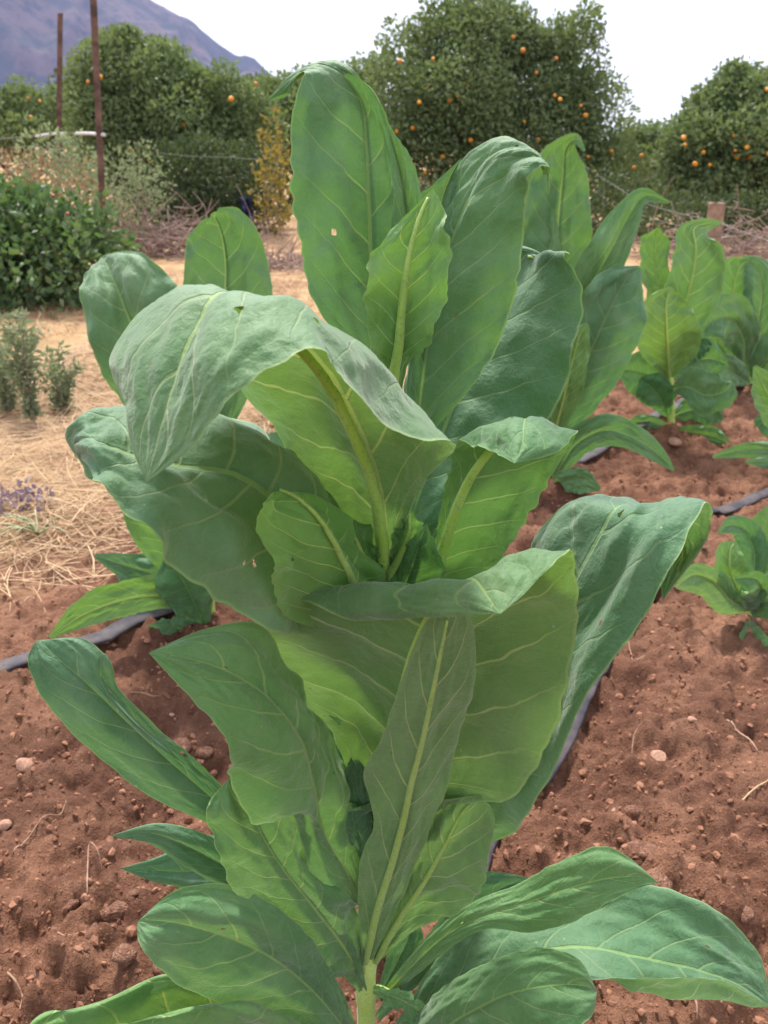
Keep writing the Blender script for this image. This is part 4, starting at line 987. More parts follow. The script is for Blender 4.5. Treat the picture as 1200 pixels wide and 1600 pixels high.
def strands(name, X, Y, L, wid, lift, droop, mat, zf, seg=4, upright=0.0, curl=.6, seed=1):
    """thin curved ribbons with a bent cross-section: straw, dry grass"""
    rs = np.random.default_rng(seed)
    n = len(X)
    az = rs.random(n) * 6.28
    Z = zf(X, Y)
    t = np.linspace(0, 1, seg + 1)
    bend = rs.normal(size=n) * curl
    el = upright + rs.normal(size=n) * .12
    d = np.zeros((n, seg + 1, 3))
    a = az[:, None] + bend[:, None] * t[None]
    e = el[:, None] - droop * t[None] ** 1.5
    step = (L / seg)[:, None]
    dx, dy, dz = np.cos(a) * np.cos(e) * step, np.sin(a) * np.cos(e) * step, np.sin(e) * step
    P = np.stack([np.cumsum(dx, 1), np.cumsum(dy, 1), np.cumsum(dz, 1)], -1)
    P = P - P[:, :1]
    P += np.stack([X, Y, Z], -1)[:, None] 
    P[..., 2] += (lift * rs.random(n))[:, None]
    gzv = zf(P[..., 0].ravel(), P[..., 1].ravel()).reshape(n, seg + 1)
    P[..., 2] = np.maximum(P[..., 2], gzv + .002)
    sd = np.stack([-np.sin(a), np.cos(a), np.zeros_like(a)], -1)
    w = (wid * (.6 + .8 * rs.random(n)))[:, None, None] * (1 - .75 * t ** 2)[None, :, None]
    up = np.array([0, 0, 1.0])
    A = P - sd * w; B = P + up * w * .6; C = P + sd * w
    V = np.stack([A, B, C], 2).reshape(-1, 3)
    k = np.arange(seg)
    f = []
    for q in (0, 1):
        f.append(np.stack([k * 3 + q, k * 3 + q + 1, k * 3 + q + 4, k * 3 + q + 3], -1))
    f = np.concatenate(f)
    F = (f[None] + (np.arange(n) * (seg + 1) * 3)[:, None, None]).reshape(-1, 4)
    return mesh_obj(name, V, F, mat, smooth=True)
zs_near = lambda x, y: soil_height(x, y)
def zs_far(x, y):
    return np.where((y < 5.3), np.maximum(far_height(x, y), soil_height(x, y)), far_height(x, y))
def pix_region(n, x0, x1, y0, y1, rs):
    px, py = x0 + (x1 - x0) * rs.random(n), y0 + (y1 - y0) * rs.random(n)
    P = np.array([gnd(a, b) for a, b in zip(px, py)])
    return P[:, 0], P[:, 1]
def build_straw():
    rs = np.random.default_rng(5)
    n = 21000
    Y = 2.1 + 3.0 * rs.random(n)
    X = -2.8 + 3.6 * rs.random(n)
    d = Y - (1.06 * X + 3.15)
    ok = (d > rs.normal(size=n) * .25) & (vnoise(X * 2.3, Y * 2.3, 19) > -.22)
    X, Y = X[ok], Y[ok]
    o = strands('straw_litter', X, Y, .06 + .20 * rs.random(len(X)) ** 1.5, .0015, .025, .12, M_STRAW, zs_near, 5, .06, .55, 6)
    tag(o, 'loose dry straw strewn over the reddish ground at the left', 'straw', kind='stuff')
    n = 60000
    Y = 3.4 + 13 * rs.random(n) ** 2.3
    X = (rs.random(n) * 2 - 1) * (.8 + .52 * Y)
    d = Y - (1.06 * X + 3.9)
    ok = ((d > 0) | (Y > 6.0)) & (vnoise(X * .9, Y * .9, 29) + .35 * vnoise(X * 4, Y * 4, 30) > -.12)
    X, Y = X[ok], Y[ok]
    o = strands('dry_grass', X, Y, .05 + .13 * rs.random(len(X)) ** 2, .0026, .0, .6, M_STRAW, zs_far, 3, .75, .8, 8)
    tag(o, 'short dry yellow grass covering the field behind the plants', 'dry grass', kind='stuff')
build_straw()

def root_fibre(pts, r, label, mat=M_ROOT, cat='root', name='dry_root'):
    P = []
    for px, py, up in pts:
        p = gnd(px, py); z = gz(p[0], p[1])
        P.append((p[0], p[1], z + .003 + up))
    C = spline(P, 26)
    C[:, 2] = np.maximum(C[:, 2], soil_height(C[:, 0], C[:, 1]) + r * .6)
    rr = r * (1 - .55 * np.linspace(0, 1, 26) ** 2) * (1 + .15 * np.sin(np.arange(26) * 1.7))
    V, F = tube_data(C, rr, 6)
    o = mesh_obj(name, V, F, mat, origin=C[0])
    tag(o, label, cat)
root_fibre([(140, 1418, 0), (142, 1385, .012), (148, 1358, .024), (158, 1370, .02), (164, 1385, 0)], .0014, 'thin pale root arching up out of the soil, left of the plant')
root_fibre([(98, 1500, 0), (108, 1503, .002), (120, 1495, .004), (126, 1478, .006)], .002, 'short whitish curved root on the soil near the lower left')
root_fibre([(15, 1536, 0), (26, 1545, .006), (36, 1560, .006), (38, 1580, .004), (36, 1600, 0)], .0018, 'wavy pale root in the lower left corner')
root_fibre([(22, 1345, 0), (45, 1318, .003), (70, 1290, .004), (95, 1262, .004), (105, 1240, 0)], .0014, 'long thin straight root lying on the soil at the left')
root_fibre([(976, 1012, .004), (983, 1032, .01), (990, 1048, .005), (1000, 1046, .006), (1008, 1040, .0)], .0017, 'light forked root below the rolled tip of the broad leaf')
root_fibre([(1133, 1140, .0), (1152, 1160, .006), (1168, 1180, .006), (1180, 1197, 0)], .0022, 'reddish straight twig lying on the soil at the right')
root_fibre([(1155, 1272, 0), (1172, 1260, .004), (1190, 1250, .004), (1225, 1238, 0)], .0016, 'thin greenish stalk lying on the soil at the right edge', M_STRAW, 'stalk', 'dry_stalk')
root_fibre([(1075, 1540, 0), (1080, 1560, .004), (1086, 1585, .002), (1088, 1600, 0)], .0025, 'brown twig on the soil under the bottom right leaf')
root_fibre([(985, 1190, 0), (992, 1168, .008), (1005, 1164, .01), (1018, 1170, .004)], .0008, 'hair-thin curled root above the flat tan stone')
root_fibre([(205, 1085, 0), (222, 1083, .003), (240, 1084, .003), (262, 1082, 0)], .0011, 'thin tan root lying level beside the far-left leaf')

# ------------------------------------------------------------------ foliage clouds
def leaf_cloud(P, Nrm, size, aspect=.5, seed=0, fold=.25, jitter=.9):
    """one small folded leaf per point (2 quads), pointing off Nrm"""
    rs = np.random.default_rng(seed)
    n = len(P)
    d = Nrm + jitter * rs.normal(size=(n, 3))
    d /= np.linalg.norm(d, axis=1)[:, None] + 1e-9
    q = rs.normal(size=(n, 3)); q[:, 2] *= .5
    s = np.cross(d, q); s /= np.linalg.norm(s, axis=1)[:, None] + 1e-9
    u = np.cross(s, d)
    L = (size * (.6 + .8 * rs.random(n)))[:, None]
    w = L * aspect * .5
    base = P
    tip = P + d * L - u * L * .12
    m1 = P + d * L * .45 + u * L * .06
    l = P + d * L * .45 + s * w - u * w * fold
    r = P + d * L * .45 - s * w - u * w * fold
    V = np.stack([base, l, tip, r, m1], 1).reshape(-1, 3)
    f = np.array([(0, 4, 1), (4, 2, 1), (0, 3, 4), (4, 3, 2)])
    F = (f[None] + (np.arange(n) * 5)[:, None, None]).reshape(-1, 3)
    return V, F
def blob_points(blobs, n, seed, inner=.25, lump=.28):
    """points on and inside lumpy ellipsoids; blobs: (center, (rx,ry,rz))"""
    rs = np.random.default_rng(seed)
    vol = np.array([b[1][0] * b[1][1] + b[1][1] * b[1][2] + b[1][0] * b[1][2] for b in blobs]); vol /= vol.sum()
    P, N = [], []
    for (c, r), f in zip(blobs, vol):
        k = int(n * f)
        d = rs.normal(size=(k, 3)); d /= np.linalg.norm(d, axis=1)[:, None]
        th, ph = np.arctan2(d[:, 1], d[:, 0]), np.arcsin(d[:, 2])
        sd = int(abs(c[0] * 37 + c[2] * 91)) % 97
        lm = 1 + lump * (fbm(th * 2.6 + sd, ph * 2.6 + d[:, 0], 3, sd) * 1.4)
        rad = np.where(rs.random(k) < inner, .45 + .5 * rs.random(k), .86 + .18 * rs.random(k) ** .7) * lm
        P.append(np.array(c) + d * np.array(r) * rad[:, None]); N.append(d)
    P, N = np.concatenate(P), np.concatenate(N)
    N[:, 2] += .15
    return P, N
def limbs(base, targets, r0, seed):
    rs = np.random.default_rng(seed)
    parts = []
    top = np.mean(targets, axis=0)
    fork = np.array(base) * .62 + top * .38
    fork[2] = base[2] + (top[2] - base[2]) * .30
    tr = spline([np.array(base) - (0, 0, .1), np.array(base) * .6 + fork * .4 + rs.normal(size=3) * .03, fork], 10)
    trunk = tube_data(tr, np.linspace(r0 * 1.25, r0 * .85, 10), 10)
    br = []
    for t in targets:
        t = np.array(t)
        mid = fork * .5 + t * .5 + rs.normal(size=3) * .10
        br.append(tube_data(spline([fork, mid, t], 8), np.linspace(r0 * .5, r0 * .1, 8), 6))
        for k in range(3):
            e = t + rs.normal(size=3) * .35
            br.append(tube_data(spline([mid, (mid + e) / 2 + rs.normal(size=3) * .05, e], 6), np.linspace(r0 * .22, r0 * .05, 6), 5))
    return trunk, join(br)
orange_mesh = None
def make_orange(parent, p, r):
    global orange_mesh
    if orange_mesh is None:
        import bmesh
        bm = bmesh.new(); bmesh.ops.create_icosphere(bm, subdivisions=3, radius=1.0)
        for v in bm.verts:
            v.co.z *= .94
            if v.co.z > .8: v.co.z -= (v.co.z - .8) * .5
        orange_mesh = bpy.data.meshes.new('orange'); bm.to_mesh(orange_mesh); bm.free()
        orange_mesh.polygons.foreach_set('use_smooth', np.full(len(orange_mesh.polygons), True))
        orange_mesh.materials.append(M_ORANGE)
    o = bpy.data.objects.new('orange', orange_mesh)
    COL.objects.link(o); o.parent = parent
    o.location = Vector(p) - parent.location
    r *= random.uniform(.72, 1.15)
    o.location.y += random.choice((-.05, .05, .12, .2))
    o.scale = (r, r, r); o.rotation_euler = (random.uniform(-.5, .5), random.uniform(-.5, .5), random.uniform(0, 6))
def pxblob(px, py, rx, ry, Y, depth=None):
    c = at(px, py, Y)
    z = Y * 1.08 / FPX
    return (c, (rx * z, (depth or (rx + ry) / 2) * z, ry * z))
def tree(name, label, cat, base, blobs, n, size, seed, mat=M_CITRUS, aspect=.5, group=None, oranges=(), trunk_r=.09, inner=.38, lump=.3, sprigs=40, spin=.9):
    b = np.array([base[0], base[1], 0.0])
    b[2] = float(zs_far(np.array([b[0]]), np.array([b[1]]))[0])
    t = empty(name, b)
    tag(t, label, cat, group)
    tr, br = limbs(b, [bl[0] for bl in blobs], trunk_r, seed)
    mesh_obj('trunk', tr[0], tr[1], M_BARK, t)
    mesh_obj('branches', br[0], br[1], M_BARK, t)
    rs = np.random.default_rng(seed + 5)
    sub = []
    for c, r in blobs:                                        # secondary lobes make the outline uneven
        sub.append((c, tuple(.84 * q for q in r)))
        for k in range(5):
            d = rs.normal(size=3); d[2] = abs(d[2]); d[1] = -abs(d[1]); d /= np.linalg.norm(d)
            f = rs.uniform(.26, .42)
            sub.append((np.array(c) + d * np.array(r) * rs.uniform(.70, .95), tuple(f * q for q in r)))
    blobs = sub
    P, N = blob_points(blobs, n, seed, inner, lump)
    # clumps: pull the leaves towards twig ends so that gaps and tufts appear
    nc = max(8, n // 26)
    cent = P[rs.integers(0, len(P), nc)]
    pick = rs.integers(0, nc, len(P))
    near = cent[pick] + rs.normal(size=P.shape) * size * 1.15
    useC = rs.random(len(P)) < .6
    P = np.where(useC[:, None], near, P)
    N = np.where(useC[:, None], N[rs.integers(0, len(P), len(P))] * .3 + (near - cent[pick]) / (size * 1.5), N)
    SPv, SNv = [], []
    for k in range(sprigs):                                   # shoots that break the outline
        c, r = blobs[rs.integers(0, len(blobs))]
        d = rs.normal(size=3); d[2] = abs(d[2]) * 1.1; d /= np.linalg.norm(d)
        o = np.array(c) + d * np.array(r) * .92
        m = 14
        s = rs.random(m) * rs.uniform(.05, .15) * min(r) * 1.1
        SPv.append(o + (d * .8 + (0, 0, .35)) * s[:, None] + rs.normal(size=(m, 3)) * size * .22); SNv.append(np.repeat(d[None], m, 0))
    if SPv:
        P = np.concatenate([P] + SPv); N = np.concatenate([N] + SNv)
    far = np.min([np.linalg.norm((P - np.array(c)) / np.array(r), axis=1) for c, r in blobs], axis=0)
    ok = (P[:, 2] > b[2] + .03) & (far < 1.10)
    V, F = leaf_cloud(P[ok], N[ok], size, aspect, seed, jitter=spin)
    mesh_obj('crown', V, F, mat, t, smooth=False)
    for (px, py, Yo, r) in oranges:
        make_orange(t, at(px, py, Yo), r)
    return t
GT = 'orange trees of the orchard'
oc = lambda L, Yf: [(x, y, Yf, .031 * s) for x, y, s in L]
Y1 = 14.5
tree('orange_tree', 'largest orange tree, directly behind the foreground plant, dotted with fruit', 'orange tree', (at(780, 330, Y1 + .3)[0], Y1 + .3),
     [pxblob(738, 92, 88, 82, Y1), pxblob(655, 168, 88, 90, Y1), pxblob(815, 160, 80, 84, Y1), pxblob(888, 120, 58, 76, Y1), pxblob(928, 188, 62, 70, Y1), pxblob(730, 215, 130, 110, Y1 - .1), pxblob(840, 258, 115, 100, Y1 - .1), pxblob(640, 265, 75, 95, Y1), pxblob(935, 268, 52, 70, Y1), pxblob(705, 65, 60, 48, Y1), pxblob(775, 60, 40, 46, Y1)],
     64000, .074, 400, group=GT, sprigs=60,
     oranges=oc([(678, 90, 1.2), (645, 200, 1.1), (670, 133, .9), (733, 133, .9), (703, 157, 1), (736, 219, 1.2), (693, 245, 1.1), (665, 270, 1.1), (818, 78, 1.2), (842, 112, 1.1), (876, 155, 1.2), (871, 148, .9), (916, 180, 1), (909, 165, .8), (957, 236, 1), (918, 245, 1), (843, 218, 1), (872, 90, .9), (805, 55, .9), (625, 95, 1), (620, 205, 1), (820, 190, .8), (715, 150, .8), (655, 160, .9), (1004, 243, .9), (992, 262, .9), (880, 330, .9), (955, 300, .9)], Y1 - 1.18))
tree('orange_tree', 'broad orange tree behind the rusty posts on the left', 'orange tree', (at(260, 330, 14)[0], 14.2),
     [pxblob(195, 128, 78, 68, 14), pxblob(262, 158, 78, 62, 14), pxblob(165, 200, 62, 80, 14), pxblob(255, 222, 105, 88, 13.9), pxblob(345, 215, 72, 74, 14), pxblob(385, 200, 46, 44, 14.1), pxblob(195, 82, 36, 30, 14), pxblob(320, 270, 90, 75, 13.8), pxblob(190, 275, 80, 70, 13.9)],
     48000, .074, 401, group=GT, sprigs=40,
     oranges=oc([(155, 120, 1.1), (133, 127, 1), (362, 155, 1.2), (281, 195, 1), (200, 234, 1), (233, 250, 1.3), (135, 250, 1), (398, 130, .8), (310, 320, 1)], 12.95))
tree('orange_tree', 'orange tree at the right edge heavy with clustered fruit', 'orange tree', (at(1150, 300, 13)[0], 13.2),
     [pxblob(1130, 195, 62, 60, 13), pxblob(1185, 175, 70, 62, 13), pxblob(1245, 205, 75, 80, 13), pxblob(1098, 250, 64, 62, 12.9), pxblob(1170, 245, 105, 85, 12.8), pxblob(1105, 290, 80, 60, 12.8), pxblob(1215, 290, 90, 65, 12.8), pxblob(1150, 132, 26, 28, 13)],
     42000, .074, 402, group=GT, sprigs=40,
     oranges=oc([(1066, 215, 1.1), (1075, 226, 1), (1104, 238, 1.1), (1088, 256, 1), (1152, 212, 1), (1157, 245, 1.1), (1180, 245, 1.5), (1174, 216, 1), (1151, 235, .9), (1118, 258, .9), (1198, 240, 1.1), (1079, 350, 1.1), (1163, 307, .9), (1196, 140, .8), (1165, 230, .9)], 11.95))
tree('orange_tree', 'small orange tree far left, partly hidden by the two posts', 'orange tree', (at(40, 250, 17)[0], 17),
     [pxblob(20, 190, 60, 42, 17), pxblob(75, 185, 50, 42, 17), pxblob(-50, 195, 70, 50, 17), pxblob(40, 230, 90, 45, 16.9)], 9000, .09, 403, group=GT, sprigs=30,
     oranges=oc([(44, 183, 1.1), (64, 158, 1), (42, 153, .9)], 16.1))
tree('orange_tree', 'dark orange tree filling the gap between the two right-hand trees', 'orange tree', (at(1010, 280, 18)[0], 18),
     [pxblob(1012, 228, 42, 34, 18), pxblob(985, 268, 66, 50, 18), pxblob(1045, 262, 50, 50, 18), pxblob(1010, 290, 90, 50, 17.8)], 10000, .09, 404, group=GT, sprigs=30)
tree('orange_tree', 'pale green tree between the left orange tree and the foreground leaf', 'orange tree', (at(450, 260, 18.5)[0], 18.5),
     [pxblob(432, 168, 46, 38, 18.5), pxblob(490, 174, 60, 46, 18.5), pxblob(560, 172, 66, 56, 18.5), pxblob(450, 200, 80, 70, 18.4), pxblob(540, 240, 100, 70, 18.4), pxblob(430, 260, 80, 55, 18.3)], 14000, .10, 405, group=GT, sprigs=40)
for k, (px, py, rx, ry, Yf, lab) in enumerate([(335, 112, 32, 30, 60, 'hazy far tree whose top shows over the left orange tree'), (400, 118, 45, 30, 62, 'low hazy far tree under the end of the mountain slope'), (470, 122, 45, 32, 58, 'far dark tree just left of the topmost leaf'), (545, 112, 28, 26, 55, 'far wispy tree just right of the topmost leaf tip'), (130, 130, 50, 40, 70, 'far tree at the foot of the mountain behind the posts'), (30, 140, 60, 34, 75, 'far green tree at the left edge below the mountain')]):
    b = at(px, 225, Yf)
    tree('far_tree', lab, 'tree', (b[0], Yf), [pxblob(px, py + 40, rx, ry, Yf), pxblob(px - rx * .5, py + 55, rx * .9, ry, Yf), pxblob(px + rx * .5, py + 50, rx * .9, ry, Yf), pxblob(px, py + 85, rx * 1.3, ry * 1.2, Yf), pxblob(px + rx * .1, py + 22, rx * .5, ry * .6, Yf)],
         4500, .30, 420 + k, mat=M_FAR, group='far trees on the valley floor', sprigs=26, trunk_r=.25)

# ------------------------------------------------------------------ shrubs, weeds, brush
def shrub(name, label, cat, base, blobs, n, size, mat, seed, stems=7, aspect=.6, group=None, leafname='foliage', stem_mat=None, inner=.3, lump=.35, stem_r=.006, berries=()):
    b = np.array([base[0], base[1], 0.0]); b[2] = float(zs_far(b[:1], b[1:2])[0])
    t = empty(name, b); tag(t, label, cat, group)
    rs = np.random.default_rng(seed)
    parts = []
    for k in range(stems):
        c, r = blobs[rs.integers(0, len(blobs))]
        e = np.array(c) + rs.normal(size=3) * np.array(r) * .5
        s = b + np.array([rs.normal() * .12, rs.normal() * .12, -.02])
        parts.append(tube_data(spline([s, (s + e) / 2 + (0, 0, .1), e], 8), np.linspace(stem_r, stem_r * .35, 8), 5))
    V, F = join(parts)
    mesh_obj('stems', V, F, stem_mat or M_TWIG, t)
    P, N = blob_points(blobs, n, seed, inner, lump)
    ok = P[:, 2] > b[2] + .01
    V, F = leaf_cloud(P[ok], N[ok], size, aspect, seed)
    mesh_obj(leafname, V, F, mat, t, smooth=False)
    for (px, py, Yb) in berries:
        rb = rock_mesh('berry', seed + int(px), M_RED, .9, .2)
        o = bpy.data.objects.new('berry', rb); COL.objects.link(o); o.parent = t
        o.location = Vector(at(px, py, Yb)) - t.location; o.scale = (.016,) * 3
    return t
shrub('bramble_bush', 'dense green bramble bush at the left edge with a few red berries', 'bush', (at(60, 470, 7.0)[0], 7.0),
      [pxblob(30, 375, 70, 60, 7.0), pxblob(100, 385, 66, 56, 7.0), pxblob(-50, 370, 90, 85, 7.0), pxblob(60, 420, 95, 62, 6.8), pxblob(150, 400, 42, 55, 7.1), pxblob(-40, 440, 80, 60, 6.8), pxblob(20, 330, 46, 30, 7.1)],
      8000, .07, M_BERRYLEAF, 500, 26, .62, lump=.6, berries=[(105, 334, 6.55), (83, 306, 6.6)])
shrub('weedy_shrub', 'light green leafy shrub between the two rusty posts', 'shrub', (at(95, 330, 11.2)[0], 11.2), [pxblob(75, 240, 38, 32, 11.2), pxblob(115, 255, 30, 35, 11.2), pxblob(90, 290, 55, 40, 11.1), pxblob(130, 300, 40, 40, 11)], 1500, .055, M_WEED, 501)
shrub('weedy_shrub', 'tall pale green weeds just right of the taller rusty post', 'shrub', (at(215, 380, 10.2)[0], 10.2), [pxblob(185, 280, 28, 40, 10.2), pxblob(220, 265, 32, 35, 10.2), pxblob(200, 330, 45, 45, 10.1), pxblob(170, 360, 40, 40, 10), pxblob(235, 295, 28, 30, 10.2)], 1700, .055, M_WEED, 502, 22, .32)
shrub('dry_thicket', 'rust-brown dried weeds behind the bramble bush', 'dry weeds', (at(40, 360, 8.6)[0], 8.6), [pxblob(20, 268, 50, 26, 8.6), pxblob(80, 285, 40, 30, 8.6), pxblob(120, 310, 40, 26, 8.5), pxblob(-20, 290, 50, 40, 8.6)], 1100, .055, M_DRYLEAF, 508, 22, .3)
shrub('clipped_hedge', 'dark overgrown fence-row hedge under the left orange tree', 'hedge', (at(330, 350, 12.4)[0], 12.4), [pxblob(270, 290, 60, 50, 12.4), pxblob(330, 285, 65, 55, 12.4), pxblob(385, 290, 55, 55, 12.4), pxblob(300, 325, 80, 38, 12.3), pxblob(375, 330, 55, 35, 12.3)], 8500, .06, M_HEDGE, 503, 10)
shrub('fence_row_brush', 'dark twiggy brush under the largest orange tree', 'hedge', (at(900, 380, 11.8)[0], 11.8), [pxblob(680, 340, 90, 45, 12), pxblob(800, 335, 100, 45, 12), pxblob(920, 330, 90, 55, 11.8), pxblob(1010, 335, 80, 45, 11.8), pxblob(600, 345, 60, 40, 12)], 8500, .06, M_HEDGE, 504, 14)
shrub('yellow_shrub', 'slender shrub with yellow autumn leaves in front of the dark hedge', 'shrub', (at(432, 365, 11.6)[0], 11.6), [pxblob(425, 205, 12, 26, 11.6), pxblob(422, 250, 20, 34, 11.6), pxblob(440, 255, 18, 30, 11.6), pxblob(415, 295, 22, 28, 11.6), pxblob(440, 315, 20, 32, 11.6), pxblob(428, 340, 22, 22, 11.6)], 620, .058, M_YELLOW, 505, 9, .6, inner=.5)
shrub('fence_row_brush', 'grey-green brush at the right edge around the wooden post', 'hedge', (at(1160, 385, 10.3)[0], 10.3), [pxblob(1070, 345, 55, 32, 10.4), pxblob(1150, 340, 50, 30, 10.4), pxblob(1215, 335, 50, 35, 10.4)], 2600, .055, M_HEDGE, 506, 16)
def weed(px, py, Y, h, wdt, n, label, seed, mat=M_WEED):
    b = gnd(px, py); b[2] = gz(b[0], b[1]) if b[1] < 5.2 else 0
    t = empty('field_weed', b); tag(t, label, 'weed', 'weeds in the dry grass')
    rs = np.random.default_rng(seed)
    parts, P, N = [], [], []
    for k in range(7):
        a = rs.random() * 6.28
        e = b + np.array([math.cos(a) * wdt * rs.random(), math.sin(a) * wdt * rs.random(), h * (.55 + .45 * rs.random())])
        C = spline([b - (0, 0, .02), (b + e) / 2 + (0, 0, h * .12), e], 14)
        parts.append(tube_data(C, np.linspace(.0032, .0012, 14), 5))
        m = n // 7
        q = C[rs.integers(2, 14, m)] + rs.normal(size=(m, 3)) * .012
        P.append(q); d = rs.normal(size=(m, 3)); d[:, 2] = np.abs(d[:, 2]) * .6; N.append(d)
    V, F = join(parts); mesh_obj('stems', V, F, M_TWIG, t)
    V, F = leaf_cloud(np.concatenate(P), np.concatenate(N), .034, .38, seed, jitter=.3)
    mesh_obj('foliage', V, F, mat, t, smooth=False)
weed(52, 655, 3.9, .62, .16, 900, 'tall grey-green weed in the dry grass left of the rounded leaf', 510)
weed(10, 640, 3.9, .42, .22, 800, 'bushy grey-green weed at the left edge of the dry grass', 511)
weed(98, 635, 3.9, .34, .22, 700, 'low weed beside the left rounded leaf', 512)
weed(225, 470, 6.5, .22, .08, 150, 'small dark weed between the two rounded leaves', 513)
weed(262, 480, 6.5, .16, .10, 120, 'tiny weed at the foot of the brush pile', 514)

def pulled_weed():
    b = gnd(60, 835); b[2] = gz(b[0], b[1])
    t = empty('uprooted_weed', b); tag(t, 'uprooted weed with faded purple flowers lying on the straw', 'weed')
    rs = np.random.default_rng(3)
    parts = []
    for k in range(12):
        a = rs.normal() * .9 + 2.6
        l = rs.uniform(.10, .26)
        e = b + np.array([math.cos(a) * l, math.sin(a) * l * .6, .02 + .03 * rs.random()])
        parts.append(tube_data(spline([b + (0, 0, .01), (b + e) / 2 + (0, 0, .03), e], 8), np.linspace(.004, .0015, 8), 5))
    V, F = join(parts); mesh_obj('stems', V, F, M_LEAF2, t)
    c = gnd(28, 800); c[2] = gz(c[0], c[1]) + .03
    P = c + rs.normal(size=(130, 3)) * np.array([.06, .04, .018])
    V, F = leaf_cloud(P, rs.normal(size=(130, 3)), .025, .6, 4)
    tag(mesh_obj('flower_heads', V, F, M_PURPLE, t, smooth=False), kind='stuff')
M_LEAF2 = simple_mat('weed_stem', (0.22, 0.24, 0.12), (0.40, 0.40, 0.24), 20, .7, .3, .2)
pulled_weed()
def brush_pile(px, py, Y, w, h, n, label, seed):
    b = np.array([at(px, py, Y)[0], Y, 0.0]); b[2] = float(zs_far(b[:1], b[1:2])[0])
    rs = np.random.default_rng(seed)
    parts = []
    for k in range(n):
        a = rs.random() * 6.28
        s = b + np.array([rs.normal() * w, rs.normal() * .25, abs(rs.normal()) * h * .45])
        e = s + np.array([math.cos(a) * .5, math.sin(a) * .25, rs.normal() * .12 + .05 + (.4 if rs.random() < .08 else 0)]) * rs.uniform(.4, 1.1)
        s[2] = max(s[2], b[2] - .01); e[2] = max(e[2], b[2] + .005)
        parts.append(tube_data(spline([s, (s + e) / 2 + rs.normal(size=3) * .04, e], 5), np.linspace(.007, .0025, 5), 4))
    V, F = join(parts)
    o = mesh_obj('brush_pile', V, F, M_TWIG, origin=b)
    tag(o, label, 'brush pile', 'piles of dry twigs')
brush_pile(262, 392, 10.0, .42, .36, 420, 'heap of grey-pink dry twigs below the hedge on the left', 520)
brush_pile(455, 420, 8.9, .22, .12, 160, 'low scatter of dry twigs left of the topmost leaf', 521)
brush_pile(1165, 392, 9.6, .55, .38, 340, 'tangle of grey twigs at the foot of the wooden post', 522)
def blue_scrap():
    c = at(385, 326, 11.75); b = c.copy(); b[2] = 0
    rs = np.random.default_rng(8)
    n, m = 12, 10
    V = []
    for i in range(n):
        for j in range(m):
            u, v = i / (n - 1) - .5, j / (m - 1)
            V.append((c[0] + u * .14 + .02 * rs.normal(), c[1] + .06 * math.sin(u * 9) + .03 * rs.normal(), v * (c[2] + .12) + .01))
    F = [(i * m + j, (i + 1) * m + j, (i + 1) * m + j + 1, i * m + j + 1) for i in range(n - 1) for j in range(m - 1)]
    o = mesh_obj('plastic_sheet', V, F, M_BLUE, origin=b)
    md = o.modifiers.new('thickness', 'SOLIDIFY'); md.thickness = .004
    tag(o, 'crumpled blue plastic in the dark under the hedge by the yellow shrub', 'plastic sheet')
blue_scrap()

# ------------------------------------------------------------------ posts and wires
def rusty_post(px_top, py_top, px_bot, Y, wpx, label, top_z=None):
    tp = at(px_top, py_top, Y)
    z0 = float(zs_far(np.array([at(px_bot, 330, Y)[0]]), np.array([Y]))[0])
    bt = np.array([at(px_bot, 400, Y)[0], Y, z0 - .2])
    if top_z is not None:
        k = (top_z - bt[2]) / (tp[2] - bt[2]); tp = bt + (tp - bt) * k
    w = wpx * Y * 1.08 / FPX / 2
    t = empty('rusty_post', (bt[0], bt[1], z0)); tag(t, label, 'post', 'rusty steel posts')
    prof = [(-1, -.9), (1, -.9), (1, -.5), (.2, -.5), (.2, .8), (-.2, .8), (-.2, -.5), (-1, -.5)]     # T section
    n = 14
    V, F = [], []
    for i in range(n):
        p = bt + (tp - bt) * i / (n - 1)
        for a, c in prof: V.append(p + np.array([a * w, c * w, 0]))
    m = len(prof)
    for i in range(n - 1):
        for k in range(m):
            F.append((i * m + k, i * m + (k + 1) % m, (i + 1) * m + (k + 1) % m, (i + 1) * m + k))
    F.append(tuple((n - 1) * m + k for k in range(m)))
    mesh_obj('shaft', V, F, M_RUST, t, smooth=False)
    for i in range(4, 40):                                    # studs along the face
        f = i / 40
        p = bt + (tp - bt) * f + np.array([0, -.95 * w, 0])
        if i % 3: continue
        q = .35 * w
        bv = [p + np.array([a * q, c * q * .6, d * q * .6]) for a in (-1, 1) for c in (-1, 1) for d in (-1, 1)]
        mesh_obj('stud', bv, [(0, 1, 3, 2), (4, 6, 7, 5), (0, 4, 5, 1), (2, 3, 7, 6), (0, 2, 6, 4), (1, 5, 7, 3)], M_RUST, t, smooth=False)
rusty_post(147, 0, 162, 9.65, 8.5, 'taller rusty steel post, nearer, running out of the top of the picture', 3.1)
rusty_post(95, 21, 93, 12.5, 6.5, 'shorter rusty steel post to the left, its top showing against the mountain')
def wire(pts, r, label, mat=M_WIRE, name='fence_wire', sag=.02, group=None):
    P = np.array([at(*p) for p in pts])
    V, F = tube_data(spline(P, 40), r, 6)
    o = mesh_obj(name, V, F, mat, origin=P[0]); tag(o, label, 'wire', group)
    return o
GW = 'trellis and fence wires'
w0 = empty('trellis_wire', at(-60, 222, 13.0)); tag(w0, 'grey trellis wire with white sleeves fixed to the rusty posts', 'wire', GW)
V, F = tube_data(spline([at(-160, 226, 13.5), at(0, 217, 12.9), at(95, 209, 12.44), at(128, 210, 10.9), at(162, 210, 9.58)], 40), .006, 6); mesh_obj('strand', V, F, M_WIRE, w0)
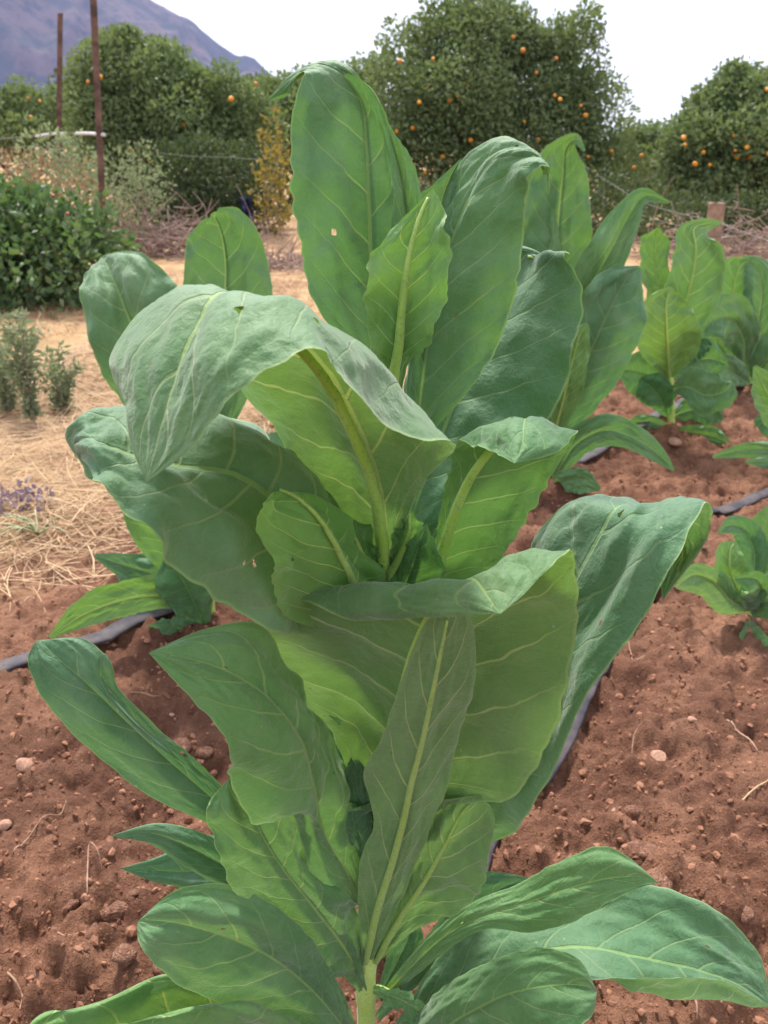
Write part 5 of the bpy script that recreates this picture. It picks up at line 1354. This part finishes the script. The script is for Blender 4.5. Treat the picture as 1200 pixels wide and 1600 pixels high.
for a, c in (((56, 213, 12.6), (104, 208, 12.35)), ((120, 209, 11.0), (163, 211, 9.54))):
    V, F = tube_data(spline([at(*a), (at(*a) + at(*c)) / 2 + (0, 0, .008), at(*c)], 12), .017, 8); mesh_obj('sleeve', V, F, M_SLEEVE, w0)
wire([(900, 250, 12.6), (960, 290, 11.2), (1010, 318, 10.0), (1060, 333, 9.2), (1116, 345, 8.42)], .0028, 'upper fence wire slanting down to the wooden post', group=GW)
wire([(1116, 345, 8.40), (1160, 362, 8.0), (1230, 384, 7.5), (1300, 400, 7.1)], .0028, 'fence wire running right from the wooden post', group=GW)
wire([(930, 300, 12.2), (1000, 335, 10.6), (1060, 352, 9.4), (1114, 362, 8.42)], .0028, 'lower fence wire hidden behind the leaves left of the wooden post', group=GW)
wire([(240, 238, 11.9), (300, 244, 11.85), (360, 246, 11.8), (410, 250, 11.75)], .0025, 'thin wire stretched along the top of the dark hedge', group=GW)
def wooden_post():
    c = at(1120, 318, 8.5); Y = 8.5
    z0 = float(zs_far(np.array([c[0]]), np.array([Y]))[0])
    t = empty('wooden_post', (c[0], Y, z0)); tag(t, 'stout weathered wooden fence post behind the pale ribbed leaf', 'post')
    rs = np.random.default_rng(2)
    n, m = 12, 14
    V, F = [], []
    r = 11.5 * Y * 1.08 / FPX
    ph = rs.random(m)
    for i in range(n):
        z = z0 - .1 + (c[2] - z0 + .1) * i / (n - 1)
        for k in range(m):
            a = 6.283 * k / m
            rr = r * (1 + .10 * (ph[k] - .5) + .03 * rs.normal()) * (1.05 - .06 * i / n)
            V.append((c[0] + math.cos(a) * rr, Y + math.sin(a) * rr, z + (.015 * ph[k] if i == n - 1 else 0)))
    for i in range(n - 1):
        for k in range(m): F.append((i * m + k, i * m + (k + 1) % m, (i + 1) * m + (k + 1) % m, (i + 1) * m + k))
    F.append(tuple((n - 1) * m + k for k in range(m)))
    mesh_obj('shaft', V, F, M_WOOD, t, smooth=False)
    for z in (c[2] - .17, c[2] - .27):
        V, F = tube_data([(c[0] + math.cos(a) * (r * 1.1), Y + math.sin(a) * (r * 1.1), z) for a in np.linspace(0, 6.28, 20)], .005, 5)
        mesh_obj('wire_wrap', V, F, M_WIRE, t)
wooden_post()
